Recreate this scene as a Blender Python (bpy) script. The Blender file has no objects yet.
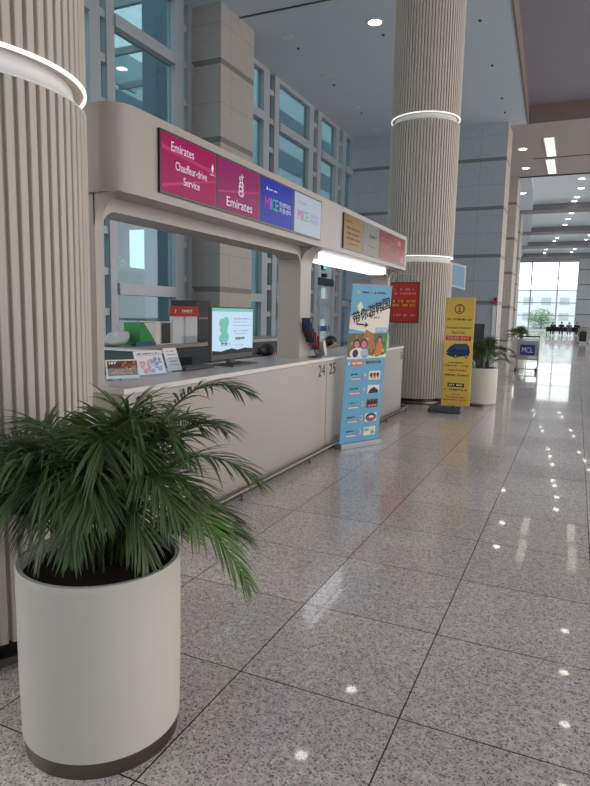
import bpy, bmesh, math, random
from mathutils import Vector, Matrix
random.seed(7)
C = bpy.context.scene.collection
PI = math.pi
UP = Vector((0, 0, 1))

# ------------------------------------------------------------------ materials
def lin(c):
    return tuple(((v/255)/12.92 if v/255 <= .04045 else (((v/255)+.055)/1.055)**2.4) for v in c)

def mat(name, rgb, rough=.5, metal=0, noise=0, scale=20, emit=0, spec=.5, coat=0, stretch=None, trans=0):
    m = bpy.data.materials.new(name); m.use_nodes = True
    nt = m.node_tree; b = nt.nodes['Principled BSDF']
    col = lin(rgb) + (1,)
    b.inputs['Base Color'].default_value = col
    b.inputs['Roughness'].default_value = rough
    b.inputs['Metallic'].default_value = metal
    b.inputs['Specular IOR Level'].default_value = spec
    b.inputs['Coat Weight'].default_value = coat
    if noise:
        tc = nt.nodes.new('ShaderNodeTexCoord'); mp = nt.nodes.new('ShaderNodeMapping')
        if stretch: mp.inputs['Scale'].default_value = stretch
        n = nt.nodes.new('ShaderNodeTexNoise'); n.inputs['Scale'].default_value = scale; n.inputs['Detail'].default_value = 4
        r = nt.nodes.new('ShaderNodeMapRange'); r.inputs['To Min'].default_value = 1-noise; r.inputs['To Max'].default_value = 1+noise
        mx = nt.nodes.new('ShaderNodeVectorMath'); mx.operation = 'SCALE'
        mx.inputs[0].default_value = col[:3]
        nt.links.new(tc.outputs['Object'], mp.inputs[0]); nt.links.new(mp.outputs[0], n.inputs['Vector'])
        nt.links.new(n.outputs['Fac'], r.inputs['Value']); nt.links.new(r.outputs[0], mx.inputs['Scale'])
        nt.links.new(mx.outputs[0], b.inputs['Base Color'])
    if emit:
        b.inputs['Emission Color'].default_value = col
        b.inputs['Emission Strength'].default_value = emit
    return m

def stone_mat(name, rgb, band, rough=.45, xo=.3):
    """large stone panels: wide dark bands, thin joints and faint mottling, all in world position"""
    m = mat(name, rgb, rough); nt = m.node_tree; b = nt.nodes['Principled BSDF']; L = nt.links.new
    g = nt.nodes.new('ShaderNodeNewGeometry'); s = nt.nodes.new('ShaderNodeSeparateXYZ'); L(g.outputs['Position'], s.inputs[0])
    def line(out, off, period, width):
        a = nt.nodes.new('ShaderNodeMath'); a.operation = 'SUBTRACT'; L(out, a.inputs[0]); a.inputs[1].default_value = off
        f = nt.nodes.new('ShaderNodeMath'); f.operation = 'FLOORED_MODULO'; L(a.outputs[0], f.inputs[0]); f.inputs[1].default_value = period
        c = nt.nodes.new('ShaderNodeMath'); c.operation = 'LESS_THAN'; L(f.outputs[0], c.inputs[0]); c.inputs[1].default_value = width
        return c.outputs[0]
    def mx(a, b_):
        o = nt.nodes.new('ShaderNodeMath'); o.operation = 'MAXIMUM'; L(a, o.inputs[0]); L(b_, o.inputs[1]); return o.outputs[0]
    wide = line(s.outputs['Z'], .38, 1.6, .12)
    xy = nt.nodes.new('ShaderNodeMath'); xy.operation = 'ADD'; L(s.outputs['X'], xy.inputs[0]); L(s.outputs['Y'], xy.inputs[1])
    thin = mx(line(s.outputs['Z'], 1.2, 1.6, .018), line(xy.outputs[0], xo, 1.55, .02))
    n = nt.nodes.new('ShaderNodeTexNoise'); n.inputs['Scale'].default_value = 9; n.inputs['Detail'].default_value = 6
    L(g.outputs['Position'], n.inputs['Vector'])
    r = nt.nodes.new('ShaderNodeMapRange'); r.inputs['To Min'].default_value = .88; r.inputs['To Max'].default_value = 1.12; L(n.outputs['Fac'], r.inputs['Value'])
    v = nt.nodes.new('ShaderNodeVectorMath'); v.operation = 'SCALE'; v.inputs[0].default_value = lin(rgb); L(r.outputs[0], v.inputs['Scale'])
    m1 = nt.nodes.new('ShaderNodeMix'); m1.data_type = 'RGBA'; L(thin, m1.inputs['Factor']); L(v.outputs[0], m1.inputs['A']); m1.inputs['B'].default_value = tuple(x*.75 for x in lin(rgb))+(1,)
    m2 = nt.nodes.new('ShaderNodeMix'); m2.data_type = 'RGBA'; L(wide, m2.inputs['Factor']); L(m1.outputs['Result'], m2.inputs['A']); m2.inputs['B'].default_value = lin(band)+(1,)
    L(m2.outputs['Result'], b.inputs['Base Color'])
    return m

def floor_mat():
    m = mat('granite', (170, 162, 158), .045); nt = m.node_tree; b = nt.nodes['Principled BSDF']; L = nt.links.new
    g = nt.nodes.new('ShaderNodeNewGeometry'); s = nt.nodes.new('ShaderNodeSeparateXYZ'); L(g.outputs['Position'], s.inputs[0])
    def line(out, off, period, width):
        a = nt.nodes.new('ShaderNodeMath'); a.operation = 'SUBTRACT'; L(out, a.inputs[0]); a.inputs[1].default_value = off-width/2
        f = nt.nodes.new('ShaderNodeMath'); f.operation = 'FLOORED_MODULO'; L(a.outputs[0], f.inputs[0]); f.inputs[1].default_value = period
        c = nt.nodes.new('ShaderNodeMath'); c.operation = 'LESS_THAN'; L(f.outputs[0], c.inputs[0]); c.inputs[1].default_value = width
        return c.outputs[0]
    lx = line(s.outputs['X'], -1.22, .705, .006); ly = line(s.outputs['Y'], 2.17, .70, .006)
    mxn = nt.nodes.new('ShaderNodeMath'); mxn.operation = 'MAXIMUM'; L(lx, mxn.inputs[0]); L(ly, mxn.inputs[1])
    # speckle
    v = nt.nodes.new('ShaderNodeTexVoronoi'); v.inputs['Scale'].default_value = 150; L(g.outputs['Position'], v.inputs['Vector'])
    sv = nt.nodes.new('ShaderNodeSeparateColor'); L(v.outputs['Color'], sv.inputs[0])
    ra = nt.nodes.new('ShaderNodeValToRGB'); L(sv.outputs[0], ra.inputs[0])
    e = ra.color_ramp.elements; e[0].position = 0; e[0].color = lin((118, 110, 108))+(1,); e[1].position = 1; e[1].color = lin((222, 213, 208))+(1,)
    for p, c in ((.12, (150, 142, 139)), (.26, (190, 180, 176)), (.62, (206, 196, 192))):
        x = e.new(p); x.color = lin(c)+(1,)
    n = nt.nodes.new('ShaderNodeTexNoise'); n.inputs['Scale'].default_value = 30; n.inputs['Detail'].default_value = 6; L(g.outputs['Position'], n.inputs['Vector'])
    r = nt.nodes.new('ShaderNodeMapRange'); r.inputs['From Min'].default_value = .3; r.inputs['From Max'].default_value = .7
    r.inputs['To Min'].default_value = .8; r.inputs['To Max'].default_value = 1.15; L(n.outputs['Fac'], r.inputs['Value'])
    # per-tile tone
    def idx(out, off, period):
        a = nt.nodes.new('ShaderNodeMath'); a.operation = 'SUBTRACT'; L(out, a.inputs[0]); a.inputs[1].default_value = off
        d = nt.nodes.new('ShaderNodeMath'); d.operation = 'DIVIDE'; L(a.outputs[0], d.inputs[0]); d.inputs[1].default_value = period
        f = nt.nodes.new('ShaderNodeMath'); f.operation = 'FLOOR'; L(d.outputs[0], f.inputs[0]); return f.outputs[0]
    cb = nt.nodes.new('ShaderNodeCombineXYZ'); L(idx(s.outputs['X'], -1.22, .705), cb.inputs[0]); L(idx(s.outputs['Y'], 2.17, .70), cb.inputs[1])
    wn = nt.nodes.new('ShaderNodeTexWhiteNoise'); wn.noise_dimensions = '3D'; L(cb.outputs[0], wn.inputs['Vector'])
    r2 = nt.nodes.new('ShaderNodeMapRange'); r2.inputs['To Min'].default_value = 1.10; r2.inputs['To Max'].default_value = 1.26; L(wn.outputs['Value'], r2.inputs['Value'])
    mu = nt.nodes.new('ShaderNodeMath'); mu.operation = 'MULTIPLY'; L(r.outputs[0], mu.inputs[0]); L(r2.outputs[0], mu.inputs[1])
    sc = nt.nodes.new('ShaderNodeVectorMath'); sc.operation = 'SCALE'; L(ra.outputs[0], sc.inputs[0]); L(mu.outputs[0], sc.inputs['Scale'])
    mx = nt.nodes.new('ShaderNodeMix'); mx.data_type = 'RGBA'; L(mxn.outputs[0], mx.inputs['Factor']); L(sc.outputs[0], mx.inputs['A']); mx.inputs['B'].default_value = lin((52, 42, 38))+(1,)
    L(mx.outputs['Result'], b.inputs['Base Color'])
    b.inputs['IOR'].default_value = 1.45; b.inputs['Roughness'].default_value = .2
    b.inputs['Coat Weight'].default_value = .55; b.inputs['Coat Roughness'].default_value = .03; b.inputs['Coat IOR'].default_value = 1.5
    return m

def glass_mat(name, tint, refl=.12):
    m = bpy.data.materials.new(name); m.use_nodes = True; nt = m.node_tree; nt.nodes.clear(); L = nt.links.new
    o = nt.nodes.new('ShaderNodeOutputMaterial'); t = nt.nodes.new('ShaderNodeBsdfTransparent'); t.inputs[0].default_value = tint+(1,)
    g = nt.nodes.new('ShaderNodeBsdfGlossy'); g.inputs['Roughness'].default_value = .02; g.inputs[0].default_value = (.8, .95, 1, 1)
    fr = nt.nodes.new('ShaderNodeFresnel'); ge = nt.nodes.new('ShaderNodeNewGeometry'); ir = nt.nodes.new('ShaderNodeMapRange')
    ir.inputs['To Min'].default_value = 1.45; ir.inputs['To Max'].default_value = 1/1.45; L(ge.outputs['Backfacing'], ir.inputs['Value']); L(ir.outputs[0], fr.inputs[0])
    mp = nt.nodes.new('ShaderNodeMath'); mp.operation = 'ADD'; L(fr.outputs[0], mp.inputs[0]); mp.inputs[1].default_value = max(0, refl-.06); mp.use_clamp = True
    mx = nt.nodes.new('ShaderNodeMixShader'); L(mp.outputs[0], mx.inputs[0]); L(t.outputs[0], mx.inputs[1]); L(g.outputs[0], mx.inputs[2]); L(mx.outputs[0], o.inputs[0])
    return m

M = {}
M['granite'] = floor_mat()
M['stone'] = stone_mat('stone_grey', (164, 170, 178), (112, 113, 116))
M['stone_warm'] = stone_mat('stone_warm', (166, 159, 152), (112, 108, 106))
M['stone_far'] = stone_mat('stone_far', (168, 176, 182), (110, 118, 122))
M['ceiling'] = mat('ceiling_paint', (186, 198, 208), .8, noise=.02, scale=2)
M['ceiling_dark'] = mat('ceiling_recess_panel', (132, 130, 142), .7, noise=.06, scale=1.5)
M['ceiling_trim'] = mat('ceiling_trim_brown', (120, 104, 96), .6, noise=.03)
M['beam'] = mat('beam_grey', (112, 112, 116), .5, noise=.04, scale=3)
M['ceiling_blue'] = mat('metal_ceiling_panel', (186, 200, 210), .3, noise=.03, scale=2)
M['soffit'] = mat('soffit_paint', (158, 152, 150), .7, noise=.02, scale=2); M['lens_off'] = mat('lens_unlit', (196, 204, 210), .5, noise=.02); M['joint'] = mat('joint_dark', (70, 68, 68), .8, noise=.05)
M['slat'] = mat('column_slat', (192, 181, 170), .5, noise=.03, scale=4)
M['black'] = mat('black_plastic', (22, 22, 24), .4, noise=.1)
M['steel'] = mat('brushed_steel', (122, 112, 102), .35, 1, noise=.08, scale=30, stretch=(1, 1, 20))
M['booth'] = mat('booth_solid_surface', (164, 154, 146), .35, noise=.015, scale=3)
M['booth_top'] = mat('booth_counter_top', (205, 200, 196), .2, noise=.015, scale=5)
M['white'] = mat('white_enamel', (225, 224, 222), .4, noise=.015, scale=6)
M['paper'] = mat('white_paper', (222, 220, 222), .7, noise=.02)
M['pot'] = mat('pot_white_concrete', (206, 199, 189), .45, noise=.045, scale=9, stretch=(3, 3, .5))
M['potrim'] = mat('pot_rim', (205, 203, 190), .5, noise=.06, scale=12)
M['soil'] = mat('dark_soil', (38, 28, 22), .95, noise=.5, scale=60)
M['leaf'] = mat('palm_leaf', (80, 102, 56), .4, noise=.28, scale=7)
M['leaf2'] = mat('palm_leaf_young', (98, 130, 62), .45, noise=.2, scale=7)
M['stem'] = mat('palm_stem', (72, 80, 42), .5, noise=.2, scale=10)
M['mullion'] = mat('mullion_grey', (168, 172, 176), .4, .2, noise=.03)
M['dark_metal'] = mat('dark_metal', (60, 64, 70), .4, .3, noise=.05)
M['glass'] = glass_mat('tinted_glass', (.47, .60, .64), .10)
M['glass_clear'] = glass_mat('clear_glass', (.95, .995, 1.0), .05)
M['acrylic'] = glass_mat('acrylic', (.9, .93, .95), .06)
M['led'] = mat('led_white', (255, 250, 240), .5, emit=3.0)
M['led_strip'] = mat('led_strip_cool', (245, 248, 255), .5, emit=1.8); M['led_soft'] = mat('led_soft', (240, 244, 250), .5, emit=2.0)
M['led_ring'] = mat('led_ring', (255, 251, 244), .5, emit=1.0)
M['lamp'] = mat('lamp_lens', (255, 250, 238), .5, emit=14)
M['lamp_rect'] = mat('lamp_rect_lens', (255, 246, 228), .5, emit=1.3)
M['bezel'] = mat('bezel_black', (28, 20, 24), .25, noise=.05)
def scr(n, rgb, e=.55):
    m = mat('screen_'+n, rgb, .15, emit=e, noise=0); b = m.node_tree.nodes['Principled BSDF']
    b.inputs['Base Color'].default_value = tuple(x*.2 for x in lin(rgb))+(1,); b.inputs['Emission Strength'].default_value = e*1.25; b.inputs['Specular IOR Level'].default_value = .5; b.inputs['IOR'].default_value = 1.14
    return m
M['s_mag'] = scr('magenta', (160, 32, 88)); M['s_mag2'] = scr('magenta_light', (182, 62, 110)); M['s_pur'] = scr('plum', (142, 42, 96))
M['s_blue'] = scr('blue', (38, 52, 160)); M['s_pale'] = scr('pale', (172, 184, 198)); M['s_gold'] = scr('gold', (146, 116, 58), .38)
M['s_grey'] = scr('warm_grey', (140, 132, 122), .3); M['s_red'] = scr('red', (122, 20, 18), .45); M['s_white'] = scr('white', (225, 220, 228), .6)
M['s_pink'] = scr('pink', (200, 60, 150)); M['s_teal'] = scr('teal', (50, 180, 180)); M['s_green'] = scr('green', (70, 190, 120)); M['s_lilac'] = scr('lilac', (150, 120, 200))
M['s_tv'] = scr('display_blue', (128, 156, 178), .6); M['s_sky'] = scr('monitor_sky', (178, 205, 225), .8); M['s_dark'] = scr('monitor_dark', (24, 30, 40), .3); M['s_dkgold'] = scr('dark_gold', (84, 62, 30), .3)
M['s_rose'] = scr('pale_rose', (186, 104, 96), .35); M['s_tealpale'] = scr('pale_teal', (110, 185, 170), .7); M['s_ink'] = scr('ink', (40, 50, 70), .3)
def ink(n, rgb, r=.6): return mat('print_'+n, rgb, r, noise=.04, scale=30)
M['ink'] = ink('black', (26, 24, 28)); M['sky'] = ink('sky_blue', (104, 172, 204)); M['olive'] = ink('olive', (112, 108, 58)); M['green'] = ink('green', (60, 150, 80))
M['yellow'] = ink('yellow', (224, 190, 84)); M['red'] = ink('red', (190, 50, 38)); M['brown'] = ink('brown', (120, 62, 30)); M['navy'] = ink('navy', (30, 46, 84))
M['pinkp'] = ink('pink', (214, 130, 140)); M['orange'] = ink('orange', (216, 120, 66)); M['cream'] = ink('cream', (236, 228, 212)); M['skyl'] = ink('pale_blue', (168, 190, 222))
M['rose'] = ink('rose', (196, 70, 80)); M['navyglass'] = ink('car_glass', (58, 78, 112)); M['signred'] = ink('sign_red', (186, 42, 28)); M['signyel'] = ink('sign_yellow', (224, 170, 50))
M['redbrown'] = ink('red_brown', (150, 52, 24)); M['maroon'] = ink('maroon', (86, 40, 34)); M['tan'] = ink('tan', (176, 120, 84)); M['periwinkle'] = ink('periwinkle', (130, 136, 190)); M['peach'] = ink('peach', (226, 150, 136))
M['skin'] = mat('skin', (206, 162, 140), .5, noise=.04); M['hair'] = mat('hair_dark', (30, 24, 24), .45, noise=.2, scale=80)
M['cloth_dark'] = mat('cloth_dark', (36, 36, 42), .9, noise=.15, scale=40); M['cloth_navy'] = mat('cloth_navy', (46, 58, 84), .9, noise=.15, scale=40)
M['cloth_grey'] = mat('cloth_grey', (110, 112, 118), .9, noise=.15, scale=40); M['chair'] = mat('chair_fabric', (34, 34, 38), .9, noise=.15, scale=40)
M['teal_dark'] = mat('divider_teal', (62, 84, 90), .7, noise=.04); M['cool_bounce'] = mat('cool_bounce', (176, 200, 216), .6, noise=.03); M['desk'] = mat('desk_grey', (120, 122, 126), .5, noise=.03); M['desk_dark'] = mat('desk_dark', (66, 72, 76), .6, noise=.04)
M['plastic_white'] = mat('plastic_white', (214, 216, 218), .35, noise=.02); M['blue_plastic'] = mat('blue_plastic', (56, 92, 138), .4, noise=.05)
M['cartblue'] = mat('cart_sign_blue', (28, 52, 130), .4, noise=.03); M['cart'] = mat('cart_metal', (170, 164, 156), .35, .5, noise=.05)
M['asphalt'] = mat('asphalt', (120, 124, 128), .8, noise=.1, scale=3); M['bld'] = mat('building_pale', (180, 196, 200), .6, noise=.05, scale=.8); M['bld_dark'] = mat('building_slate', (96, 112, 124), .6, noise=.06, scale=.8)
M['coach'] = mat('coach_blue', (20, 38, 84), .5, noise=.05); M['coachw'] = mat('coach_white', (225, 232, 236), .3, noise=.03); M['coachglass'] = mat('coach_glass', (18, 26, 38), .35, noise=.05)
M['treeleaf'] = mat('tree_leaf', (140, 176, 140), .7, noise=.3, scale=3); M['bark'] = mat('bark', (84, 72, 60), .9, noise=.2)
M['exit'] = mat('exit_green', (90, 200, 170), .4, emit=1.2)
M['frost'] = mat('door_film_blue', (40, 78, 120), .5, noise=.03)

# ------------------------------------------------------------------ builders
def wl(p):
    v = Vector((0, 0, 0))
    while p is not None: v += p.location; p = p.parent
    return v

class MB:
    def __init__(s): s.v = []; s.f = []; s.m = []; s.mats = []
    def mi(s, m):
        if m is None: return 0
        m = M[m]
        if m not in s.mats: s.mats.append(m)
        return s.mats.index(m)
    def add(s, vs, fs, m=None):
        o = len(s.v); s.v += [Vector(x) for x in vs]; k = s.mi(m)
        for f in fs: s.f.append([o+i for i in f]); s.m.append(k)
        return s
    def box(s, x0, x1, y0, y1, z0, z1, m=None):
        vs = [(x, y, z) for x in (x0, x1) for y in (y0, y1) for z in (z0, z1)]
        return s.add(vs, [(0, 1, 3, 2), (4, 6, 7, 5), (0, 4, 5, 1), (2, 3, 7, 6), (0, 2, 6, 4), (1, 5, 7, 3)], m)
    def obox(s, c, ax, ay, hx, hy, z0, z1, m=None):
        c = Vector(c); vs = []
        for a in (-1, 1):
            for b in (-1, 1):
                for z in (z0, z1):
                    p = c+ax*(a*hx)+ay*(b*hy); vs.append((p.x, p.y, z))
        return s.add(vs, [(0, 1, 3, 2), (4, 6, 7, 5), (0, 4, 5, 1), (2, 3, 7, 6), (0, 2, 6, 4), (1, 5, 7, 3)], m)
    def slab(s, quad, t, m=None):
        q = [Vector(p) for p in quad]; n = (q[1]-q[0]).cross(q[3]-q[0]).normalized()
        return s.add(q+[p-n*t for p in q], [(0, 1, 2, 3), (7, 6, 5, 4), (0, 4, 5, 1), (1, 5, 6, 2), (2, 6, 7, 3), (3, 7, 4, 0)], m)
    def prism(s, poly, axis, a, b, m=None):
        def P(p, t):
            return {'x': (t, p[0], p[1]), 'y': (p[0], t, p[1]), 'z': (p[0], p[1], t)}[axis]
        n = len(poly); vs = [P(p, a) for p in poly]+[P(p, b) for p in poly]
        return s.add(vs, [tuple(range(n)), tuple(range(2*n-1, n-1, -1))]+[(i, (i+1) % n, n+(i+1) % n, n+i) for i in range(n)], m)
    def cyl(s, x, y, z0, z1, r, n=32, m=None, r2=None):
        r2 = r if r2 is None else r2
        return s.lathe(x, y, [(0, z0), (r, z0), (r2, z1), (0, z1)], n, m)
    def lathe(s, x, y, prof, n=48, m=None):
        vs = []; fs = []
        for (r, z) in prof:
            for i in range(n): a = 2*PI*i/n; vs.append((x+r*math.cos(a), y+r*math.sin(a), z))
        for j in range(len(prof)-1):
            for i in range(n): k = (i+1) % n; fs.append((j*n+i, j*n+k, (j+1)*n+k, (j+1)*n+i))
        return s.add(vs, fs, m)
    def tube(s, pts, r, n=8, m=None, r1=None, closed=False):
        pts = [Vector(p) for p in pts]; vs = []; fs = []; N = len(pts)
        for i, p in enumerate(pts):
            if closed: t = (pts[(i+1) % N]-pts[i-1]).normalized()
            else: t = (pts[min(i+1, N-1)]-pts[max(i-1, 0)]).normalized()
            a = t.cross(UP)
            if a.length < .05: a = t.cross(Vector((1, 0, 0)))
            a.normalize(); b = a.cross(t)
            rr = r if r1 is None else r+(r1-r)*i/(N-1)
            for k in range(n): w = 2*PI*k/n; vs.append(p+a*(rr*math.cos(w))+b*(rr*math.sin(w)))
        for i in range(N if closed else N-1):
            j = (i+1) % N
            for k in range(n): l = (k+1) % n; fs.append((i*n+k, i*n+l, j*n+l, j*n+k))
        if not closed: fs += [tuple(range(n)), tuple((N-1)*n+k for k in range(n))]
        return s.add(vs, fs, m)
    def ball(s, c, r, m=None, n=12, sc=(1, 1, 1)):
        vs = []; fs = []; h = n//2
        for j in range(h+1):
            ph = PI*j/h
            for i in range(n):
                a = 2*PI*i/n; vs.append((c[0]+r*sc[0]*math.sin(ph)*math.cos(a), c[1]+r*sc[1]*math.sin(ph)*math.sin(a), c[2]+r*sc[2]*math.cos(ph)))
        for j in range(h):
            for i in range(n): k = (i+1) % n; fs.append((j*n+i, (j+1)*n+i, (j+1)*n+k, j*n+k))
        return s.add(vs, fs, m)
    def build(s, name, m=None, parent=None, bevel=0, smooth=False, weld=True, norm=True):
        me = bpy.data.meshes.new(name); off = wl(parent)
        me.from_pydata([v-off for v in s.v], [], s.f)
        if s.mats:
            for x in s.mats: me.materials.append(x)
            for p, k in zip(me.polygons, s.m): p.material_index = k
        else: me.materials.append(M[m])
        bm = bmesh.new(); bm.from_mesh(me)
        if weld: bmesh.ops.remove_doubles(bm, verts=bm.verts, dist=1e-5)
        if norm: bmesh.ops.recalc_face_normals(bm, faces=bm.faces)
        bm.to_mesh(me); bm.free()
        if smooth:
            for p in me.polygons: p.use_smooth = True
            try: me.set_sharp_from_angle(angle=math.radians(35))
            except Exception: pass
        o = bpy.data.objects.new(name, me); C.objects.link(o); o.parent = parent
        if bevel:
            b = o.modifiers.new('bevel', 'BEVEL'); b.width = bevel; b.segments = 2; b.limit_method = 'ANGLE'
        return o

def tag(o, label=None, cat=None, group=None, kind=None):
    if label: o['label'] = label
    if cat: o['category'] = cat
    if group: o['group'] = group
    if kind: o['kind'] = kind
    return o
def thing(name, loc, label, cat, group=None):
    o = bpy.data.objects.new(name, None); C.objects.link(o); o.location = loc; o.empty_display_size = .1
    return tag(o, label, cat, group)
def struct(name, loc=(0, 0, 0)):
    o = bpy.data.objects.new(name, None); C.objects.link(o); o.location = loc; o['kind'] = 'structure'; return o
def dup(root, loc, label=None, group=None, rotz=None, scale=None):
    r = root.copy(); C.objects.link(r); r.location = loc
    if label: r['label'] = label
    if group: r['group'] = group
    if rotz is not None: r.rotation_euler = (0, 0, rotz)
    if scale: r.scale = (scale,)*3
    for ch in list(root.children):
        c = ch.copy(); C.objects.link(c); c.parent = r
        for g in ch.children:
            d = g.copy(); C.objects.link(d); d.parent = c
    return r

# flat artwork on a panel -------------------------------------------------
_tc = {}
def text_geo(body, bold=0):
    if (body, bold) in _tc: return _tc[(body, bold)]
    cu = bpy.data.curves.new('t', 'FONT'); cu.body = body; cu.size = 1; cu.resolution_u = 3; cu.offset = bold
    ob = bpy.data.objects.new('t', cu); C.objects.link(ob)
    dg = bpy.context.evaluated_depsgraph_get(); dg.update()
    me = bpy.data.meshes.new_from_object(ob.evaluated_get(dg))
    vs = [tuple(v.co[:2]) for v in me.vertices]; fs = [tuple(p.vertices) for p in me.polygons]
    bpy.data.objects.remove(ob); bpy.data.curves.remove(cu); bpy.data.meshes.remove(me)
    xs = [v[0] for v in vs] or [0, 1]; ys = [v[1] for v in vs] or [0, 1]
    x0, x1, y0, y1 = min(xs), max(xs), min(ys), max(ys)
    vs = [((x-x0)/max(x1-x0, 1e-6), (y-y0)/max(y1-y0, 1e-6)) for x, y in vs]
    _tc[(body, bold)] = (vs, fs, (x1-x0)/max(y1-y0, 1e-6)); return _tc[(body, bold)]

class Art:
    """2-D artwork in panel units (u right, v up, metres); lies on a panel in 3-D"""
    def __init__(s, o, U, V):
        s.o = Vector(o); s.U = Vector(U).normalized(); s.V = Vector(V).normalized(); s.N = s.U.cross(s.V).normalized(); s.mb = MB()
    def P(s, u, v, d): return s.o+s.U*u+s.V*v+s.N*d
    def rect(s, u0, v0, u1, v1, m, d=.002): return s.poly([(u0, v0), (u1, v0), (u1, v1), (u0, v1)], m, d)
    def poly(s, pts, m, d=.002): s.mb.add([s.P(u, v, d) for u, v in pts], [tuple(range(len(pts)))], m); return s
    def ell(s, u, v, ru, rv, m, d=.003, n=24): return s.poly([(u+ru*math.cos(2*PI*i/n), v+rv*math.sin(2*PI*i/n)) for i in range(n)], m, d)
    def ring(s, u, v, r0, r1, m, d=.003, n=28):
        for i in range(n):
            a, b = 2*PI*i/n, 2*PI*(i+1)/n
            s.poly([(u+r0*math.cos(a), v+r0*math.sin(a)), (u+r1*math.cos(a), v+r1*math.sin(a)), (u+r1*math.cos(b), v+r1*math.sin(b)), (u+r0*math.cos(b), v+r0*math.sin(b))], m, d)
        return s
    def text(s, body, u, v, h, m, w=None, rot=0, d=.004, center=True, bold=0):
        vs, fs, asp = text_geo(body, bold); w = w or asp*h
        ou = -w/2 if center else 0
        c, sn = math.cos(rot), math.sin(rot); P = []
        for x, y in vs:
            a, b = ou+x*w, (y-.5)*h; P.append(s.P(u+a*c-b*sn, v+a*sn+b*c, d))
        s.mb.add(P, fs, m); return s
    def dashes(s, u0, u1, v, h, m, d=.004, gap=.35):
        u = u0
        while u < u1-h*.3:
            w = h*random.uniform(.45, .9)
            if random.random() > .14:
                s.rect(u, v-h/2, min(u+w*.35, u1), v+h/2, m, d); s.rect(u+w*.35, v+random.uniform(-.5, .2)*h, min(u+w, u1), v+random.uniform(.25, .5)*h, m, d)
            u += w*(1+gap)
        return s
    def build(s, name, parent): return s.mb.build(name, None, parent, weld=False, norm=False)

# ------------------------------------------------------------------ the hall
MB().box(-8.6, 12, -6, 82, -.2, 0).build('floor', 'granite')['kind'] = 'structure'
EX = -1.8     # edge of the raised ceiling bay
c = MB()
c.prism([(-8.3, -6), (-1.35, -6), (-1.60, 10), (-1.69, 14.04), (-1.79, 17.2), (-1.99, 22.75), (-8.3, 22.75)], 'z', 8, 8.55); c.prism([(-8.3, 31), (-2.4, 31), (-2.5, 34), (-2.95, 41), (-3.75, 52), (-4.8, 62), (-6.3, 75), (-8.3, 75)], 'z', 8.0, 8.4)
c.build('ceiling', 'ceiling')['kind'] = 'structure'
MB().box(-8.3, 12, 22.75, 31, 8.0, 8.8).build('ceiling_soffit', 'soffit')['kind'] = 'structure'
MB().box(-2.551, -2.535, 22.295, 23.6, 0, 8).build('trim_9', 'stone_warm')['kind'] = 'structure'  # warm light on the end wall's side, put in as a tinted facing
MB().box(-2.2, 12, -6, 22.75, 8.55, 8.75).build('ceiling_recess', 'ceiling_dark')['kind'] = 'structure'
MB().box(-8.3, 12, 31, 76, 8.3, 8.6).build('ceiling_far', 'ceiling_blue')['kind'] = 'structure'
c = MB(); c.prism([(-1.355, -6), (-1.605, 10), (-1.695, 14.04), (-1.795, 17.2), (-1.995, 22.74), (-1.955, 22.74), (-1.755, 17.2), (-1.655, 14.04), (-1.565, 10), (-1.315, -6)], 'z', 7.985, 8.55); c.box(-1.98, 12, 22.70, 22.745, 7.985, 8.55)
c.build('trim_1', 'ceiling_trim')['kind'] = 'structure'
c = MB(); c.box(-8.1, EX, 12.58, 12.63, 7.985, 8); c.box(EX-.3, 12, 27.62, 27.68, 7.985, 8); c.box(-2.9, 12, 30.95, 31.02, 7.95, 8.0)
c.build('trim_2', 'joint')['kind'] = 'structure'
k = 3
for y0, y1 in ((40.4, 41.7), (50.4, 52.1), (60, 62.2), (70.4, 73.4)):
    MB().box(-8, 12, y0, y1, 7.95, 8.31).build('trim_%d' % k, 'beam')['kind'] = 'structure'; k += 1

# stone end wall and piers (they line the left side of the hall)
MB().box(-8.3, -2.55, 22.3, 23.6, 0, 8).build('wall_back', 'stone')['kind'] = 'structure'
def pier(x0, x1, y0, y1, label, m='stone_warm'):
    t = thing('stone_pier', (x0, y0, 0), label, 'pillar')
    MB().box(x0, x1, y0, y1, 0, 7.998).build('shaft', m, t)
    return t
pier(-8.1, -7.27, 11.83, 13.28, 'tall grey stone pier against the left window wall, above the pink screens')
pier(-8.2, -2.95, 31.03, 32.6, 'stone pier in the middle distance, just past the tiled end wall')
pier(-8.2, -3.62, 41.4, 43.0, 'farthest stone pier at left, beside the bright end window')
t = thing('corner_guard', (-2.5, 22.2, 0), 'tall shiny metal corner guard low on the edge of the tiled end wall', 'corner guard')
g = MB(); g.box(-2.68, -2.53, 22.27, 22.298, 0, 1.92); g.box(-2.548, -2.53, 22.27, 22.42, 0, 1.92); g.build('guard_plate', 'white', t)
t = thing('fire_bell', (-2.62, 22.24, 2.1), 'small red and black alarm fitting above the metal corner guard', 'alarm')
MB().box(-2.68, -2.54, 22.22, 22.3, 2.0, 2.12).build('housing', 'red', t); MB().ball((-2.6, 22.25, 2.17), .05).build('bell', 'black', t, smooth=True)

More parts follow.
